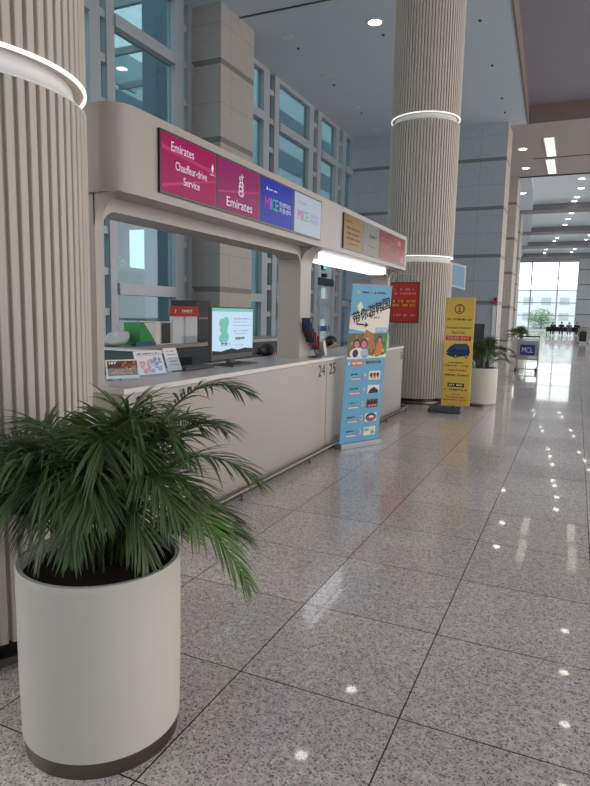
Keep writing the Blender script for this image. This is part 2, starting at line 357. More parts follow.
# curtain wall at the left: windows between ladder-like steel posts
def truss(par, y0, y1, y2, y3):
    MB().box(-8.2, -8.0, y0, y1, 0, 8).build('post', 'mullion', par); MB().box(-8.2, -8.0, y2, y3, 0, 8).build('post', 'mullion', par)
    r = MB(); z = .75
    while z < 7.9: r.box(-8.17, -8.03, y1, y2, z-.07, z+.07); z += .75
    r.build('rungs', 'mullion', par)
TR = [(3.0, 3.25, 3.5, 3.75), (5.9, 6.15, 6.4, 6.65), (8.71, 8.98, 9.14, 9.35), (11.2, 11.52, 11.68, 11.82), (15.2, 15.54, 15.84, 16.12), (18.26, 18.62, 18.95, 19.25), (20.6, 20.9, 21.25, 21.6)]
k = 1
for n_b in range(7):
    a = TR[n_b][3]; b = TR[n_b+1][0] if n_b < 6 else 22.3
    w = struct('window_%d' % k, (-8.1, a, 0)); k += 1
    truss(w, *TR[n_b])
    f = MB()
    for z in (1.83, 6.62): f.box(-8.18, -7.96, a, b, z, z+.22)
    f.box(-8.16, -8.0, a, b, 0, .3); f.box(-8.16, -8.0, a, b, 7.88, 8)
    f.build('window_frame', 'mullion', w)
    MB().box(-8.13, -8.115, TR[n_b][1], TR[n_b][2], 0, 8).build('narrow_pane', 'glass', w)
    if n_b != 5:
        MB().box(-8.13, -8.115, a, b, .3, 7.9).build('pane', 'glass', w)
    else:
        MB().box(-8.13, -8.115, a, b, 4.4, 7.9).build('pane', 'glass', w)
        MB().box(-8.14, -8.05, a, b, 2.75, 4.4).build('wall_panel', 'ceiling', w)
        p = MB(); p.box(-8.1, -7.95, a, b, 2.5, 2.75, 'dark_metal')
        for yy in (a+.02, a+.25, a+1.0, a+1.24): p.box(-8.12, -8.0, yy, yy+.08, 0, 2.5, 'mullion')
        p.box(-8.1, -8.04, a+.1, b-.1, .95, 1.12, 'frost'); p.build('door_frame', None, w)
        MB().box(-8.09, -8.075, a+.05, b-.05, 0, 2.5).build('door_pane', 'glass_clear', w)
t = thing('exit_sign', (-8.0, 19.75, 3.02), 'small lit green exit sign above the glass door', 'sign')
MB().box(-8.03, -7.96, 19.6, 19.9, 3.02, 3.5).build('housing', 'dark_metal', t); MB().box(-7.96, -7.95, 19.63, 19.87, 3.06, 3.46).build('lit_panel', 'exit', t)
t = thing('door_camera', (-8.0, 19.75, 2.78), 'small black sensor above the glass door', 'sensor'); MB().box(-8.04, -7.9, 19.65, 19.85, 2.78, 2.9).build('housing', 'black', t)

MB().box(-8.6, 14, -6.3, -6, 0, 9).build('unseen_light_wall', 'cool_bounce')['kind'] = 'structure'  # unseen wall added to dim the near area and bounce cool light
# far end wall
MB().box(-.15, 12, 74, 74.4, 0, 8.5).build('wall_far', 'stone_far')['kind'] = 'structure'
MB().box(-8.3, -6.3, 73.9, 74.4, 0, 8.5).build('wall_far_left', 'stone_far')['kind'] = 'structure'
MB().box(-6.6, -6.35, 43, 74, 0, 8.4).build('wall_left_far', 'stone_far')['kind'] = 'structure'
w = struct('window_8', (-3, 74, 0)); f = MB()
for x in (-6.3, -4.95, -2.2, -.2): f.box(x-.06, x+.06, 73.95, 74.15, 0, 7.75)
for z in (.0, 1.85, 3.25, 4.6, 5.95, 7.7): f.box(-6.3, -.15, 74, 74.12, z-.04, z+.05)
f.box(-6.3, -.15, 74, 74.3, 7.75, 8.5); f.build('window_frame', 'mullion', w)
MB().box(-6.3, -.15, 74.05, 74.07, 0, 7.75).build('pane', 'glass_clear', w)

# ------------------------------------------------------------------ columns
def column(cx, cy, label):
    t = thing('fluted_column', (cx, cy, 0), label, 'column', 'fluted round columns')
    R = .59; n = 72
    def sec(z0, z1, name='fluted_cladding'):
        pts = []
        for i in range(n):
            a = 2*PI*i/n; d = 2*PI/n
            for (fa, r) in ((0, R-.024), (.30, R-.024), (.34, R-.003), (.40, R), (.94, R), (1.0, R-.003)):
                pts.append((cx+r*math.cos(a+fa*d), cy+r*math.sin(a+fa*d)))
        MB().prism(pts, 'z', z0, z1).build(name, 'slat', t)
    sec(.1, 2.46); sec(2.57, 4.80); sec(4.91, 8.0)
    for z in (2.46, 4.80):
        r = MB(); r.lathe(cx, cy, [(R-.002, z), (R-.035, z+.03), (R-.06, z+.085), (R-.06, z+.11)], 72); r.build('ring_cove', 'white', t, smooth=True)
        r = MB(); r.lathe(cx, cy, [(R-.010, z+.098), (R+.002, z+.098), (R+.002, z+.112), (R-.010, z+.112), (R-.010, z+.098)], 72); r.build('light_ring', 'led_ring', t, smooth=True)
        r = MB(); r.lathe(cx, cy, [(R-.06, z-.001), (R, z-.001), (R, z+.006), (R-.06, z+.006), (R-.06, z-.001)], 72); r.build('cove_lip', 'white', t, smooth=True)
    MB().cyl(cx, cy, 0, .1, R-.03, 64).build('plinth', 'black', t, smooth=True)
    b = MB(); b.lathe(cx, cy, [(R+.015, .02), (R+.035, .02), (R+.035, .055), (R+.015, .055), (R+.015, .02)], 72)
    for i in range(8):
        a = 2*PI*i/8+.2; b.tube([(cx+(R-.03)*math.cos(a), cy+(R-.03)*math.sin(a), .035), (cx+(R+.02)*math.cos(a), cy+(R+.02)*math.sin(a), .035)], .008, 6)
    b.build('kick_rail', 'steel', t, smooth=True)
    return t
column(-2.675, 2.01, 'nearest ribbed beige column at the left edge with a glowing ring')
column(-2.66, 11.12, 'ribbed column beyond the counter with two glowing rings, behind the yellow sign')

# ------------------------------------------------------------------ service booth
B = thing('service_booth', (-2.7, 6.2, 0), 'long cream service counter booth with overhead sign fascia', 'counter')
FX = -2.47; Y0 = 2.92; Y1 = 9.58
cb = MB(); cb.box(-3.08, FX-.015, Y0+.01, Y1, .0, 1.03); cb.build('counter_body', 'booth', B, bevel=.006)
MB().box(-3.12, FX, Y0, Y1+.01, 1.032, 1.068).build('counter_top', 'booth_top', B, bevel=.004)
g = MB()
for y in (6.30,): g.box(FX-.016, FX-.0135, y-.0025, y+.0025, .02, 1.03)
g.box(FX-.016, FX-.0135, Y0+.02, Y1-.01, .0, .035); g.build('panel_gap', 'joint', B)
# fascia: plan outline with rounded near corner
r = .15; pl = [(FX, 9.48), (-2.93, 9.48), (-2.93, Y0-.02)]
for i in range(13):
    a = -PI/2+PI/2*i/12; pl.append((FX-r+r*math.cos(a), Y0-.02+r+r*math.sin(a)))
MB().prism(pl, 'z', 2.235, 2.74).build('fascia', 'booth', B, smooth=True)
# portal frame, openings with rounded corners
def arc(cy_, cz, r, a0, a1, n=10): return [(cy_+r*math.cos(a0+(a1-a0)*i/n), cz+r*math.sin(a0+(a1-a0)*i/n)) for i in range(n+1)]
zt = 2.15; rr = .13; zb = 1.068
poly = [(Y0, zb), (2.98, zb)]+arc(2.98+rr, zt-rr, rr, PI, PI/2)+arc(5.95-rr, zt-rr, rr, PI/2, 0)+[(5.95, zb), (6.23, zb)] \
    + arc(6.23+rr, zt-rr, rr, PI, PI/2)+arc(9.2-rr, zt-rr, rr, PI/2, 0)+[(9.2, zb), (9.32, zb), (9.32, 2.25), (Y0, 2.25)]
MB().prism(poly, 'x', -2.93, -2.67).build('portal_frame', 'booth', B, smooth=True)
# brackets that curve from each upright out to the fascia
for ya, yb in ((Y0, 2.98), (5.95, 6.23), (9.2, 9.32)):
    q = .185; br = MB()
    pts = [(-2.68, 2.237), (-2.68, 2.237-q)]+[(-2.67+q-q*math.cos(PI/2*i/10), 2.237-q+q*math.sin(PI/2*i/10)) for i in range(11)]
    br.prism(pts, 'y', ya, yb).build('curved_bracket', 'booth', B, smooth=True)
MB().box(-2.672, -2.662, 6.42, 9.04, 2.158, 2.232).build('led_strip', 'led_strip', B)
MB().box(-2.90, -2.69, 6.42, 9.04, 2.144, 2.152).build('light_diffuser', 'led_soft', B)
MB().box(-2.86, -2.66, 5.866, 5.872, 2.10, 2.104).build('seam', 'joint', B)
for tx_, y, z, hh, ww in (('23', 3.13, .95, .115, .17), ('24', 6.15, .935, .125, .19), ('25', 6.47, .935, .125, .2), ('26', 9.50, .92, .11, .14)):
    a = Art((FX-.0145, 0, 0), (0, 1, 0), (0, 0, 1)); a.text(tx_, y, z, hh, 'ink', w=ww, d=.002); a.build('counter_number', B)

t = thing('foot_rail', (-2.385, 6.2, 0), 'low steel kick rail running along the foot of the cream counter', 'rail')
m_ = MB(); m_.tube([(-2.42, 2.7, .075), (-2.42, 9.72, .075)], .016, 10); m_.tube([(-2.42, 9.72, .075), (-2.46, 9.74, .075), (-2.6, 9.74, .075)], .016, 10)
m_.box(-2.435, -2.405, 2.7, 9.7, .083, .092); m_.build('rail', 'steel', t, smooth=True)
for y in (2.9, 4.3, 5.73, 7.2, 8.6, 9.66):
    p = MB(); p.tube([(-2.42, y, .07), (-2.42, y, 0)], .01, 8); p.cyl(-2.42, y, 0, .006, .022, 14); p.build('post', 'steel', t, smooth=True)

# ------------------------------------------------------------------ fascia displays
GS = 'display screens along the booth fascia'
def display(y0, y1, label, draw, z0=2.29, z1=2.68):
    t = thing('display_screen', (FX, (y0+y1)/2, (z0+z1)/2), label, 'screen', GS)
    MB().box(FX-.01, FX+.018, y0, y1, z0, z1).build('bezel', 'bezel', t)
    a = Art((FX+.018, y0+.012, z0+.014), (0, 1, 0), (0, 0, 1)); draw(a, y1-y0-.024, z1-z0-.028); a.build('screen_image', t)
def d1(a, w, h):
    a.rect(0, 0, w, h, 's_mag', .001); a.poly([(0, h), (0, h*.72), (w*.5, h*.66), (w, h*.60), (w, h*.66), (w*.5, h*.72), (0, h*.80)], 's_mag2', .0015)
    a.poly([(0, h*.12), (w, h*.5), (w, h*.47), (0, h*.06)], 's_mag2', .0015)
    a.text('Emirates', w*.36, h*.81, h*.16, 's_white', w=w*.40); a.text('Chauffeur-drive', w*.52, h*.50, h*.15, 's_white', w=w*.58); a.text('Service', w*.52, h*.27, h*.14, 's_white', w=w*.3)
    a.poly([(w*.93, h*.62), (w*.90, h*.70), (w*.93, h*.8), (w*.955, h*.72)], 's_white', .003); a.dashes(w*.88, w*.98, h*.585, h*.03, 's_white')
def d2(a, w, h):
    a.rect(0, 0, w, h, 's_pur', .001); a.poly([(0, h*.35), (w, h*.6), (w, h*.57), (0, h*.31)], 's_mag2', .0015)
    # calligraphic emblem: strokes and loops
    def stroke(pts, wd):
        for (p, q) in zip(pts, pts[1:]):
            dx, dy = q[0]-p[0], q[1]-p[1]; l = math.hypot(dx, dy) or 1; nx, ny = -dy/l*wd, dx/l*wd
            a.poly([(p[0]+nx, p[1]+ny), (p[0]-nx, p[1]-ny), (q[0]-nx, q[1]-ny), (q[0]+nx, q[1]+ny)], 's_white', .003)
    cx = w*.53; s = h
    def arcs(u, v, ru, rv, a0, a1): ru *= 1.25; return [(u+ru*math.cos(a0+(a1-a0)*i/10), v+rv*math.sin(a0+(a1-a0)*i/10)) for i in range(11)]
    stroke(arcs(cx, s*.44, s*.09, s*.055, PI*.2, -PI*1.1), s*.012); stroke(arcs(cx-s*.01, s*.53, s*.085, s*.05, PI*.9, -PI*.6), s*.012)
    stroke(arcs(cx+s*.02, s*.62, s*.06, s*.05, PI*1.2, -PI*.4), s*.012); stroke([(cx+s*.05, s*.36), (cx+s*.03, s*.55), (cx+s*.05, s*.72), (cx+s*.02, s*.84)], s*.012)
    stroke([(cx-s*.09, s*.40), (cx-s*.075, s*.6), (cx-s*.03, s*.74)], s*.011); stroke([(cx-s*.10, s*.5), (cx-s*.02, s*.47), (cx+s*.10, s*.52)], s*.009); stroke(arcs(cx-s*.03, s*.74, s*.04, s*.04, PI*1.4, 0), s*.009)
    stroke(arcs(cx+s*.08, s*.78, s*.03, s*.02, PI, 0), s*.007); a.text('Emirates', w*.50, h*.19, h*.19, 's_white', w=w*.62)
def mice(bg, tx):
    def d(a, w, h):
        a.rect(0, 0, w, h, bg, .001)
        a.ell(w*.17, h*.78, h*.03, h*.04, 's_white' if bg == 's_blue' else 's_lilac'); a.dashes(w*.22, w*.46, h*.77, h*.04, 's_white' if bg == 's_blue' else 's_lilac')
        for ch, u, mm, ww in (('M', .17, 's_pink', .13), ('I', .285, 's_lilac', .04), ('C', .36, 's_teal', .09), ('E', .46, 's_green', .09)):
            a.text(ch, w*u, h*.46, h*.26, mm, w=w*ww)
        a.text('인센티브', w*.72, h*.53, h*.12, tx, w=w*.36); a.text('지원센터', w*.72, h*.39, h*.12, tx, w=w*.36)
    return d
def d5(a, w, h):
    a.rect(0, 0, w, h, 's_gold', .001); a.dashes(w*.1, w*.4, h*.82, h*.06, 's_dkgold')
    for v in (.62, .46, .31): a.dashes(w*.12, w*.88, h*v, h*.085, 's_dkgold')
    a.dashes(w*.2, w*.8, h*.15, h*.05, 's_dkgold')
def d6(a, w, h):
    a.rect(0, 0, w, h, 's_grey', .001); a.ell(w*.42, h*.62, h*.07, h*.08, 's_ink'); a.dashes(w*.54, w*.88, h*.62, h*.11, 's_ink'); a.dashes(w*.25, w*.8, h*.28, h*.035, 's_ink')
def d78(k):
    def d(a, w, h):
        a.rect(0, 0, w, h, 's_red', .001)
        if k: a.ell(w*.45, h*.78, w*.16, h*.12, 's_rose'); a.ring(w*.6, h*.42, h*.12, h*.15, 's_rose'); a.dashes(w*.15, w*.85, h*.42, h*.12, 's_rose'); a.rect(w*.6, h*.05, w*.92, h*.26, 's_rose')
        else: a.dashes(w*.12, w*.9, h*.72, h*.09, 's_rose'); a.dashes(w*.2, w*.85, h*.5, h*.07, 's_rose'); a.ring(w*.5, h*.28, h*.09, h*.12, 's_rose'); a.dashes(w*.15, w*.9, h*.22, h*.06, 's_rose')
    return d
W = .67
for i, (lb, dr) in enumerate((('magenta screen reading Emirates Chauffeur-drive Service, nearest on the fascia', d1), ('plum screen with a white calligraphic emblem over the word Emirates', d2),
        ('blue screen with colourful MICE lettering on the fascia', mice('s_blue', 's_white')), ('pale grey screen with colourful MICE lettering on the fascia', mice('s_pale', 's_lilac')))):
    lb = lb.replace(' reading Emirates Chauffeur-drive Service', ' with white lettering for a chauffeur service').replace('the word Emirates', 'one white word')
    display(3.27+i*W, 3.27+(i+1)*W-.004, lb, dr)
for i, (lb, dr) in enumerate((('gold screen with dark lines of text on the fascia', d5), ('warm grey screen with a small dark mark, beside the gold one', d6),
        ('red screen beside the warm grey one on the fascia', d78(0)), ('red screen at the far end of the fascia', d78(1)))):
    display(6.62+i*.675, 6.62+(i+1)*.675-.004, lb, dr)

# ------------------------------------------------------------------ plants
def frond(mb, base, tip, lift, n=26, L=.2, start=.3, wid=.0042, rng=random):
    P0 = Vector(base); P2 = Vector(tip); P1 = P0.lerp(P2, .42); P1.z = max(P0.z, P2.z)+lift
    def P(t): return P0*(1-t)**2+P1*(2*t*(1-t))+P2*t*t
    def T(t): return ((P1-P0)*(2*(1-t))+(P2-P1)*(2*t)).normalized()
    pts = [P(i/14) for i in range(15)]
    mb.tube(pts, .0055, 5, 'stem', r1=.0015)
    for i in range(n):
        t = start+(1-start)*(i/(n-1))**.9; p = P(t); tg = T(t); side = tg.cross(UP)
        if side.length < .1: side = Vector((1, 0, 0))
        side.normalize(); nrm = side.cross(tg).normalized()
        f = (i/(n-1)); ln = L*(.55+.9*math.sin(PI*min(1, f*.85+.15)))*rng.uniform(.85, 1.1)
        if i == n-1: ln *= .7
        for s in (-1, 1):
            ang = math.radians(58-38*f+rng.uniform(-7, 7)); d = (tg*math.cos(ang)+side*(s*math.sin(ang))+nrm*rng.uniform(.12, .34)).normalized()
            droop = rng.uniform(.35, .8)*ln; ws = nrm.cross(d).normalized()
            vs = []; K = 5
            for k in range(K+1):
                q = k/K; c_ = p+d*(ln*q)-UP*(droop*q*q*.75); ww = wid*(math.sin(PI*(.14+.86*q))**.7 if q < 1 else 0)+.0003
                vs += [c_-ws*ww, c_-nrm*(ww*.35), c_+ws*ww]
            fs = []
            for k in range(K):
                o = 3*k; fs += [(o, o+1, o+4, o+3), (o+1, o+2, o+5, o+4)]
            mb.add(vs, fs, 'leaf')
PC = (-1.503, 1.637)
def planter(x, y, label):
    t = thing('round_planter', (x, y, 0), label, 'planter', 'white round planters with palms')
    b = MB(); b.lathe(x, y, [(0, .06), (.279, .06), (.283, .3), (.2835, .658), (.280, .67), (.266, .67), (.263, .66), (.263, .60), (0, .60)], 72); b.build('pot_body', 'pot', t, smooth=True)
    b = MB(); b.lathe(x, y, [(.2835, .652), (.2842, .664), (.280, .672), (.2655, .672), (.262, .66)], 72); b.build('rim', 'potrim', t, smooth=True)
    b = MB(); b.lathe(x, y, [(0, 0), (.272, 0), (.274, .06), (0, .06)], 72); b.build('steel_plinth', 'steel', t, smooth=True)
    b = MB(); b.lathe(x, y, [(.2625, .628), (.16, .645), (.06, .655), (0, .66)], 32); b.build('soil', 'soil', t, smooth=True)
    return t
pot1 = planter(PC[0], PC[1], 'big white cylindrical planter in the left foreground')
def palm(seed, keys, n_rand, name='areca_palm', label='', at=PC):
    rng = random.Random(seed); x, y = at
    t = thing(name, (x, y, .64), label, 'plant', 'palms in white planters')
    sm = MB()
    for i in range(12):
        a = rng.uniform(0, 2*PI); r_ = rng.uniform(.02, .13); bx, by = x+r_*math.cos(a), y+r_*math.sin(a)
        sm.tube([(bx, by, .60), (bx+.1*r_*math.cos(a), by, .72), (bx+.35*r_*math.cos(a), by+.35*r_*math.sin(a), .86)], .007, 6, r1=.004)
    sm.build('stems', 'stem', t, smooth=True)
    fr = list(keys)
    for i in range(n_rand):
        a = 2*PI*i/n_rand+rng.uniform(-.25, .25); k = rng.random()
        R_ = rng.uniform(.36, .58); z = rng.uniform(.74, 1.18)-.2*(R_-.34)
        if i % 3 == 0: R_ = rng.uniform(.14, .34); z = rng.uniform(.98, 1.1)+.1*max(0, math.cos(a-.3))
        front = max(0, math.cos(a+PI/4))       # fronds leaning towards the aisle are short and high
        R_ *= 1-.5*front; z = z-.06+.06*front; z = max(z, .95) if front > .6 else z
        fr.append((R_*math.cos(a), R_*math.sin(a), z, rng.uniform(.08, .22), rng.uniform(.13, .17), 'leaf'))
    for (dx, dy, z, lift, L, m) in fr:
        mb = MB(); a = math.atan2(dy, dx); r_ = rng.uniform(.02, .12)
        frond(mb, (x+r_*math.cos(a), y+r_*math.sin(a), .62), (x+dx, y+dy, z), lift, n=rng.randint(30, 40), L=L, start=rng.uniform(.28, .4), rng=rng)
        o = mb.build('frond', None, t, weld=False, norm=False)
        if m != 'leaf':
            me = o.data
            for i_, mm in enumerate(me.materials):
                if mm == M['leaf']: me.materials[i_] = M[m]
    return t
keys = [(-.08, -.20, .73, .46, .12, 'leaf'), (.24, -.04, .72, .44, .12, 'leaf'), (-.26, -.12, .72, .42, .12, 'leaf'), (.10, -.24, .78, .42, .11, 'leaf'), (-.36, -.0, .74, .44, .12, 'leaf'), (.34, .08, .8, .44, .12, 'leaf'),
        (.60, -.02, 1.31, .12, .11, 'leaf'), (.60, .05, 1.02, .22, .13, 'leaf'), (.63, -.05, .72, .46, .115, 'leaf2'), (.44, -.16, .95, .26, .14, 'leaf'),
        (-.58, -.02, 1.0, .2, .15, 'leaf'), (-.50, -.12, .86, .26, .15, 'leaf'), (-.42, .1, 1.08, .14, .16, 'leaf'), (-.55, .12, .95, .2, .15, 'leaf'),
        (.10, .0, 1.08, .08, .16, 'leaf'), (.24, .1, 1.08, .12, .15, 'leaf'), (-.06, .12, 1.13, .06, .15, 'leaf'), (.20, -.24, .93, .24, .13, 'leaf'), (-.02, -.22, 1.02, .18, .13, 'leaf'), (-.30, -.2, .88, .26, .14, 'leaf')]
palm1 = palm(3, keys, 44, label='bushy areca palm in the big foreground planter')
pot2 = dup(pot1, (-1.47, 11.1, 0), 'white cylindrical planter behind the yellow sign', 'white round planters with palms')
palm2 = palm(5, [(.5, .1, .95, .2, .14, 'leaf'), (.42, -.1, .85, .25, .14, 'leaf')], 26, label='palm in the planter behind the yellow sign', at=(-1.47, 11.1))
pot3 = dup(pot1, (-2.07, 26, 0), 'small distant white planter beyond the luggage cart', 'white round planters with palms')
palm3 = dup(palm2, (-2.07, 26, .64), 'distant palm rising behind the luggage cart with a blue sign', 'palms in white planters', rotz=1.0)

# ------------------------------------------------------------------ roll-up banner
def lerp_quad(BL, BR, TL):
    BL, BR, TL = Vector(BL), Vector(BR), Vector(TL); return BL, (BR-BL), (TL-BL)
BL, U, V = lerp_quad((-2.385, 6.50, .06), (-2.095, 7.06, .06), (-2.285, 6.51, 1.88))
w, h = U.length, V.length; u_, v_ = U.normalized(), V.normalized(); N = u_.cross(v_).normalized()
t = thing('roll_up_banner', tuple(BL+U/2-UP*.06), 'tall sky-blue banner of travel pictures and Chinese headline standing against the counter', 'banner')
MB().slab([BL, BL+U, BL+U+V, BL+V], .004).build('banner_sheet', 'sky', t)
ax = Vector((u_.x, u_.y, 0)).normalized(); ay = Vector((N.x, N.y, 0)).normalized()
b = MB(); cc = BL+U/2; b.obox((cc.x, cc.y, 0), ax, ay, w/2+.015, .055, .0, .065); b.build('base_cassette', 'mullion', t, bevel=.008)
b = MB(); q = [BL+V-u_*.005-N*.006, BL+U+V+u_*.005-N*.006]; b.tube([q[0], q[1]], .009, 8); b.build('top_rail', 'mullion', t)
b = MB(); b.tube([cc-ay*.02, cc+V-N*.012], .007, 8); b.build('support_pole', 'mullion', t)
a = Art(BL, u_, v_)
a.ell(w*.14, h*.955, .018, .018, 'yellow'); a.dashes(w*.22, w*.40, h*.955, .02, 'navy'); a.text('&', w*.47, h*.955, .02, 'navy'); a.ell(w*.57, h*.955, .016, .016, 'rose'); a.dashes(w*.63, w*.85, h*.955, .02, 'navy')
a.poly([(0, h*.80), (w*.2, h*.83), (w, h*.90), (w, h*.73), (w*.6, h*.70), (0, h*.73)], 'cream', .001)
a.poly([(w*.15, h*.87), (w*.24, h*.90), (w*.30, h*.86), (w*.22, h*.82)], 'cream', .0015)
for i, ch in enumerate('带你游韩国'):
    for k_, (du, dv) in enumerate(((0, 0), (.0028, 0), (-.0028, 0), (0, .0028), (0, -.0028))):
        a.text(ch, w*(.15+i*.183)+du, h*(.800+i*.022)+dv, h*.072, 'ink', w=w*.18, rot=.25, d=.004+.0002*k_)
a.poly([(w*.16, h*.765), (w*.40, h*.757), (w*.38, h*.773), (w*.47, h*.752), (w*.38, h*.735), (w*.39, h*.748), (w*.16, h*.755)], 'ink', .003)
a.dashes(w*.5, w*.76, h*.80, .03, 'olive'); a.rect(w*.66, h*.708, w*.97, h*.737, 'skyl', .002); a.dashes(w*.69, w*.94, h*.722, .025, 'cream', .003)
# picture block: two visitors and a figure on a green-gold ground
a.rect(0, h*.545, w, h*.70, 'olive', .0012); a.poly([(w*.3, h*.60), (w*.42, h*.725), (w*.62, h*.70), (w*.7, h*.60)], 'tan', .0014)
a.poly([(w*.7, h*.545), (w, h*.545), (w, h*.69), (w*.86, h*.69)], 'green', .0014)
for i in range(60):
    a.ell(random.uniform(w*.05, w*.95), random.uniform(h*.56, h*.685), random.uniform(.006, .022), random.uniform(.006, .018), random.choice(['olive', 'tan', 'green', 'yellow', 'brown', 'olive']), .0015+i*.000005, n=10)
for u, v, r1 in ((.22, .635, .055), (.40, .635, .058), (.80, .66, .04)):
    a.ell(w*u, h*v, r1, r1*1.05, 'maroon', .002); a.ell(w*u, h*v-.008, r1*.72, r1*.75, 'pinkp', .0025)
a.ell(w*.80, h*.60, w*.09, h*.05, 'orange', .002); a.ell(w*.25, h*.575, w*.19, h*.036, 'cream', .0028); a.ell(w*.2, h*.575, w*.07, h*.025, 'navy', .003); a.ell(w*.43, h*.575, w*.1, h*.03, 'skyl', .003)
a.poly([(0, h*.555), (w*.2, h*.548), (w*.5, h*.565), (w*.75, h*.55), (w, h*.57), (w, h*.545), (0, h*.54)], 'cream', .003)
a.rect(0, h*.0, w, h*.55, 'sky', .0012)
a.rect(w*.12, h*.495, w*.42, h*.53, 'orange', .002); a.dashes(w*.14, w*.4, h*.513, .032, 'cream', .003); a.dashes(w*.5, w*.9, h*.515, .036, 'maroon', .003); a.ell(w*.07, h*.513, .014, .018, 'cream')
pics = (('cream', 'maroon', 'pinkp'), ('cream', 'ink', 'green'), ('brown', 'ink', 'pinkp'), ('cream', 'navy', 'red'), ('cream', 'red', 'red'))
for i in range(5):
    vv = .43-i*.092; p = pics[i]
    a.dashes(w*.14, w*.34, h*(vv+.012), .022, 'navy'); a.poly([(w*.13, h*(vv-.026)), (w*.42, h*(vv-.022)), (w*.44, h*(vv-.008)), (w*.15, h*(vv-.012))], 'rose', .002)
    a.rect(w*.15, h*(vv-.021), w*.40, h*(vv-.014), 'cream', .003)
    a.text(str(9) if i < 2 else '2', w*.50, h*vv+.005, .055, 'cream', w=.05, d=.003); a.ring(w*.50, h*vv+.005, .017, .022, 'rose', .0035)
    a.rect(w*.60, h*(vv-.028), w*.90, h*(vv+.028), p[0], .002)
    if i == 4:
        a.rect(w*.62, h*vv, w*.74, h*(vv+.022), 'red'); a.rect(w*.77, h*(vv-.022), w*.88, h*(vv-.002), 'red'); a.rect(w*.77, h*(vv+.008), w*.88, h*(vv+.012), 'red')
    elif i == 1: a.poly([(w*.61, h*(vv-.026)), (w*.89, h*(vv-.026)), (w*.87, h*(vv-.005)), (w*.76, h*(vv+.016)), (w*.66, h*(vv+.0))], 'ink', .003)
    elif i == 3: a.ell(w*.75, h*vv, w*.14, h*.028, 'navy', .003); a.ell(w*.75, h*(vv-.006), w*.11, h*.018, 'rose', .0035); a.ell(w*.76, h*(vv+.004), w*.07, h*.008, 'cream', .004)
    else:
        for j in range(3): a.ell(w*(.66+j*.085), h*(vv+.004), w*.035, h*.014, p[1], .003); a.ell(w*(.68+j*.08), h*(vv-.014), w*.03, h*.008, p[2], .0035)
a.build('printed_artwork', t)

# ------------------------------------------------------------------ yellow sign
yx0, yx1, yy, yz0, yz1 = -1.90, -1.455, 9.88, .135, 1.845
t = thing('yellow_sign', ((yx0+yx1)/2, yy+.02, 0), 'tall yellow information sign with a dark blue van picture', 'sign')
b = MB(); b.box(yx0, yx1, yy, yy+.03, yz0, yz1); b.build('sign_board', 'yellow', t, bevel=.004)
b = MB(); b.tube([(-1.72, yy+.05, .05), (-1.72, yy+.05, 1.2)], .014, 10); b.tube([(-1.72, yy+.05, 1.2), (-1.72, yy+.02, 1.2)], .014, 8); b.build('pole', 'dark_metal', t, smooth=True)
b = MB(); b.obox((-1.86, 10.02, 0), Vector((.97, .1, 0)).normalized(), Vector((-.1, .97, 0)).normalized(), .26, .2, .0, .075); b.build('weighted_base', 'desk_dark', t, bevel=.02)
w, h = yx1-yx0, yz1-yz0; a = Art((yx0, yy, yz0), (1, 0, 0), (0, 0, 1)); a.rect(.006, .006, w-.006, h-.006, 'yellow', .001)
a.ring(w*.48, h*.895, .060, .077, 'redbrown'); a.ell(w*.49, h*.925, .013, .013, 'redbrown'); a.poly([(w*.44, h*.908), (w*.51, h*.912), (w*.505, h*.877), (w*.54, h*.877), (w*.54, h*.868), (w*.43, h*.868), (w*.43, h*.877), (w*.465, h*.877), (w*.465, h*.901), (w*.44, h*.901)], 'redbrown')
a.dashes(w*.08, w*.92, h*.80, .034, 'brown'); a.text('Incheon Airport', w*.5, h*.722, .05, 'navy', w=w*.84); a.text('Rent Car', w*.5, h*.68, .046, 'navy', w=w*.46)
a.rect(w*.05, h*.606, w*.93, h*.648, 'red'); a.text('인천공항 렌트카', w*.49, h*.627, .05, 'cream', w=w*.76, d=.005)
# van picture
a.poly([(w*.10, h*.475), (w*.09, h*.505), (w*.22, h*.55), (w*.38, h*.575), (w*.80, h*.578), (w*.88, h*.555), (w*.92, h*.50), (w*.88, h*.47), (w*.5, h*.455), (w*.42, h*.445), (w*.2, h*.462)], 'navy', .002)
a.poly([(w*.26, h*.545), (w*.40, h*.567), (w*.78, h*.57), (w*.85, h*.545), (w*.84, h*.528), (w*.5, h*.522)], 'navyglass', .003)
for u in (.43, .80): a.ell(w*u, h*.463, .026, .03, 'ink', .003); a.ell(w*u, h*.463, .013, .016, 'skyl', .004)
a.ell(w*.13, h*.493, .014, .01, 'skyl', .004); a.dashes(w*.2, w*.8, h*.40, .022, 'ink'); a.dashes(w*.1, w*.9, h*.372, .026, 'ink'); a.dashes(w*.2, w*.85, h*.33, .03, 'red'); a.dashes(w*.08, w*.92, h*.285, .026, 'navy')
a.rect(w*.20, h*.175, w*.78, h*.21, 'ink'); a.dashes(w*.25, w*.74, h*.193, .035, 'cream', .005); a.dashes(w*.1, w*.9, h*.148, .028, 'navy')
a.dashes(w*.35, w*.65, h*.105, .02, 'red'); a.dashes(w*.18, w*.85, h*.078, .024, 'rose'); a.dashes(w*.08, w*.92, h*.052, .022, 'red'); a.build('printed_artwork', t)

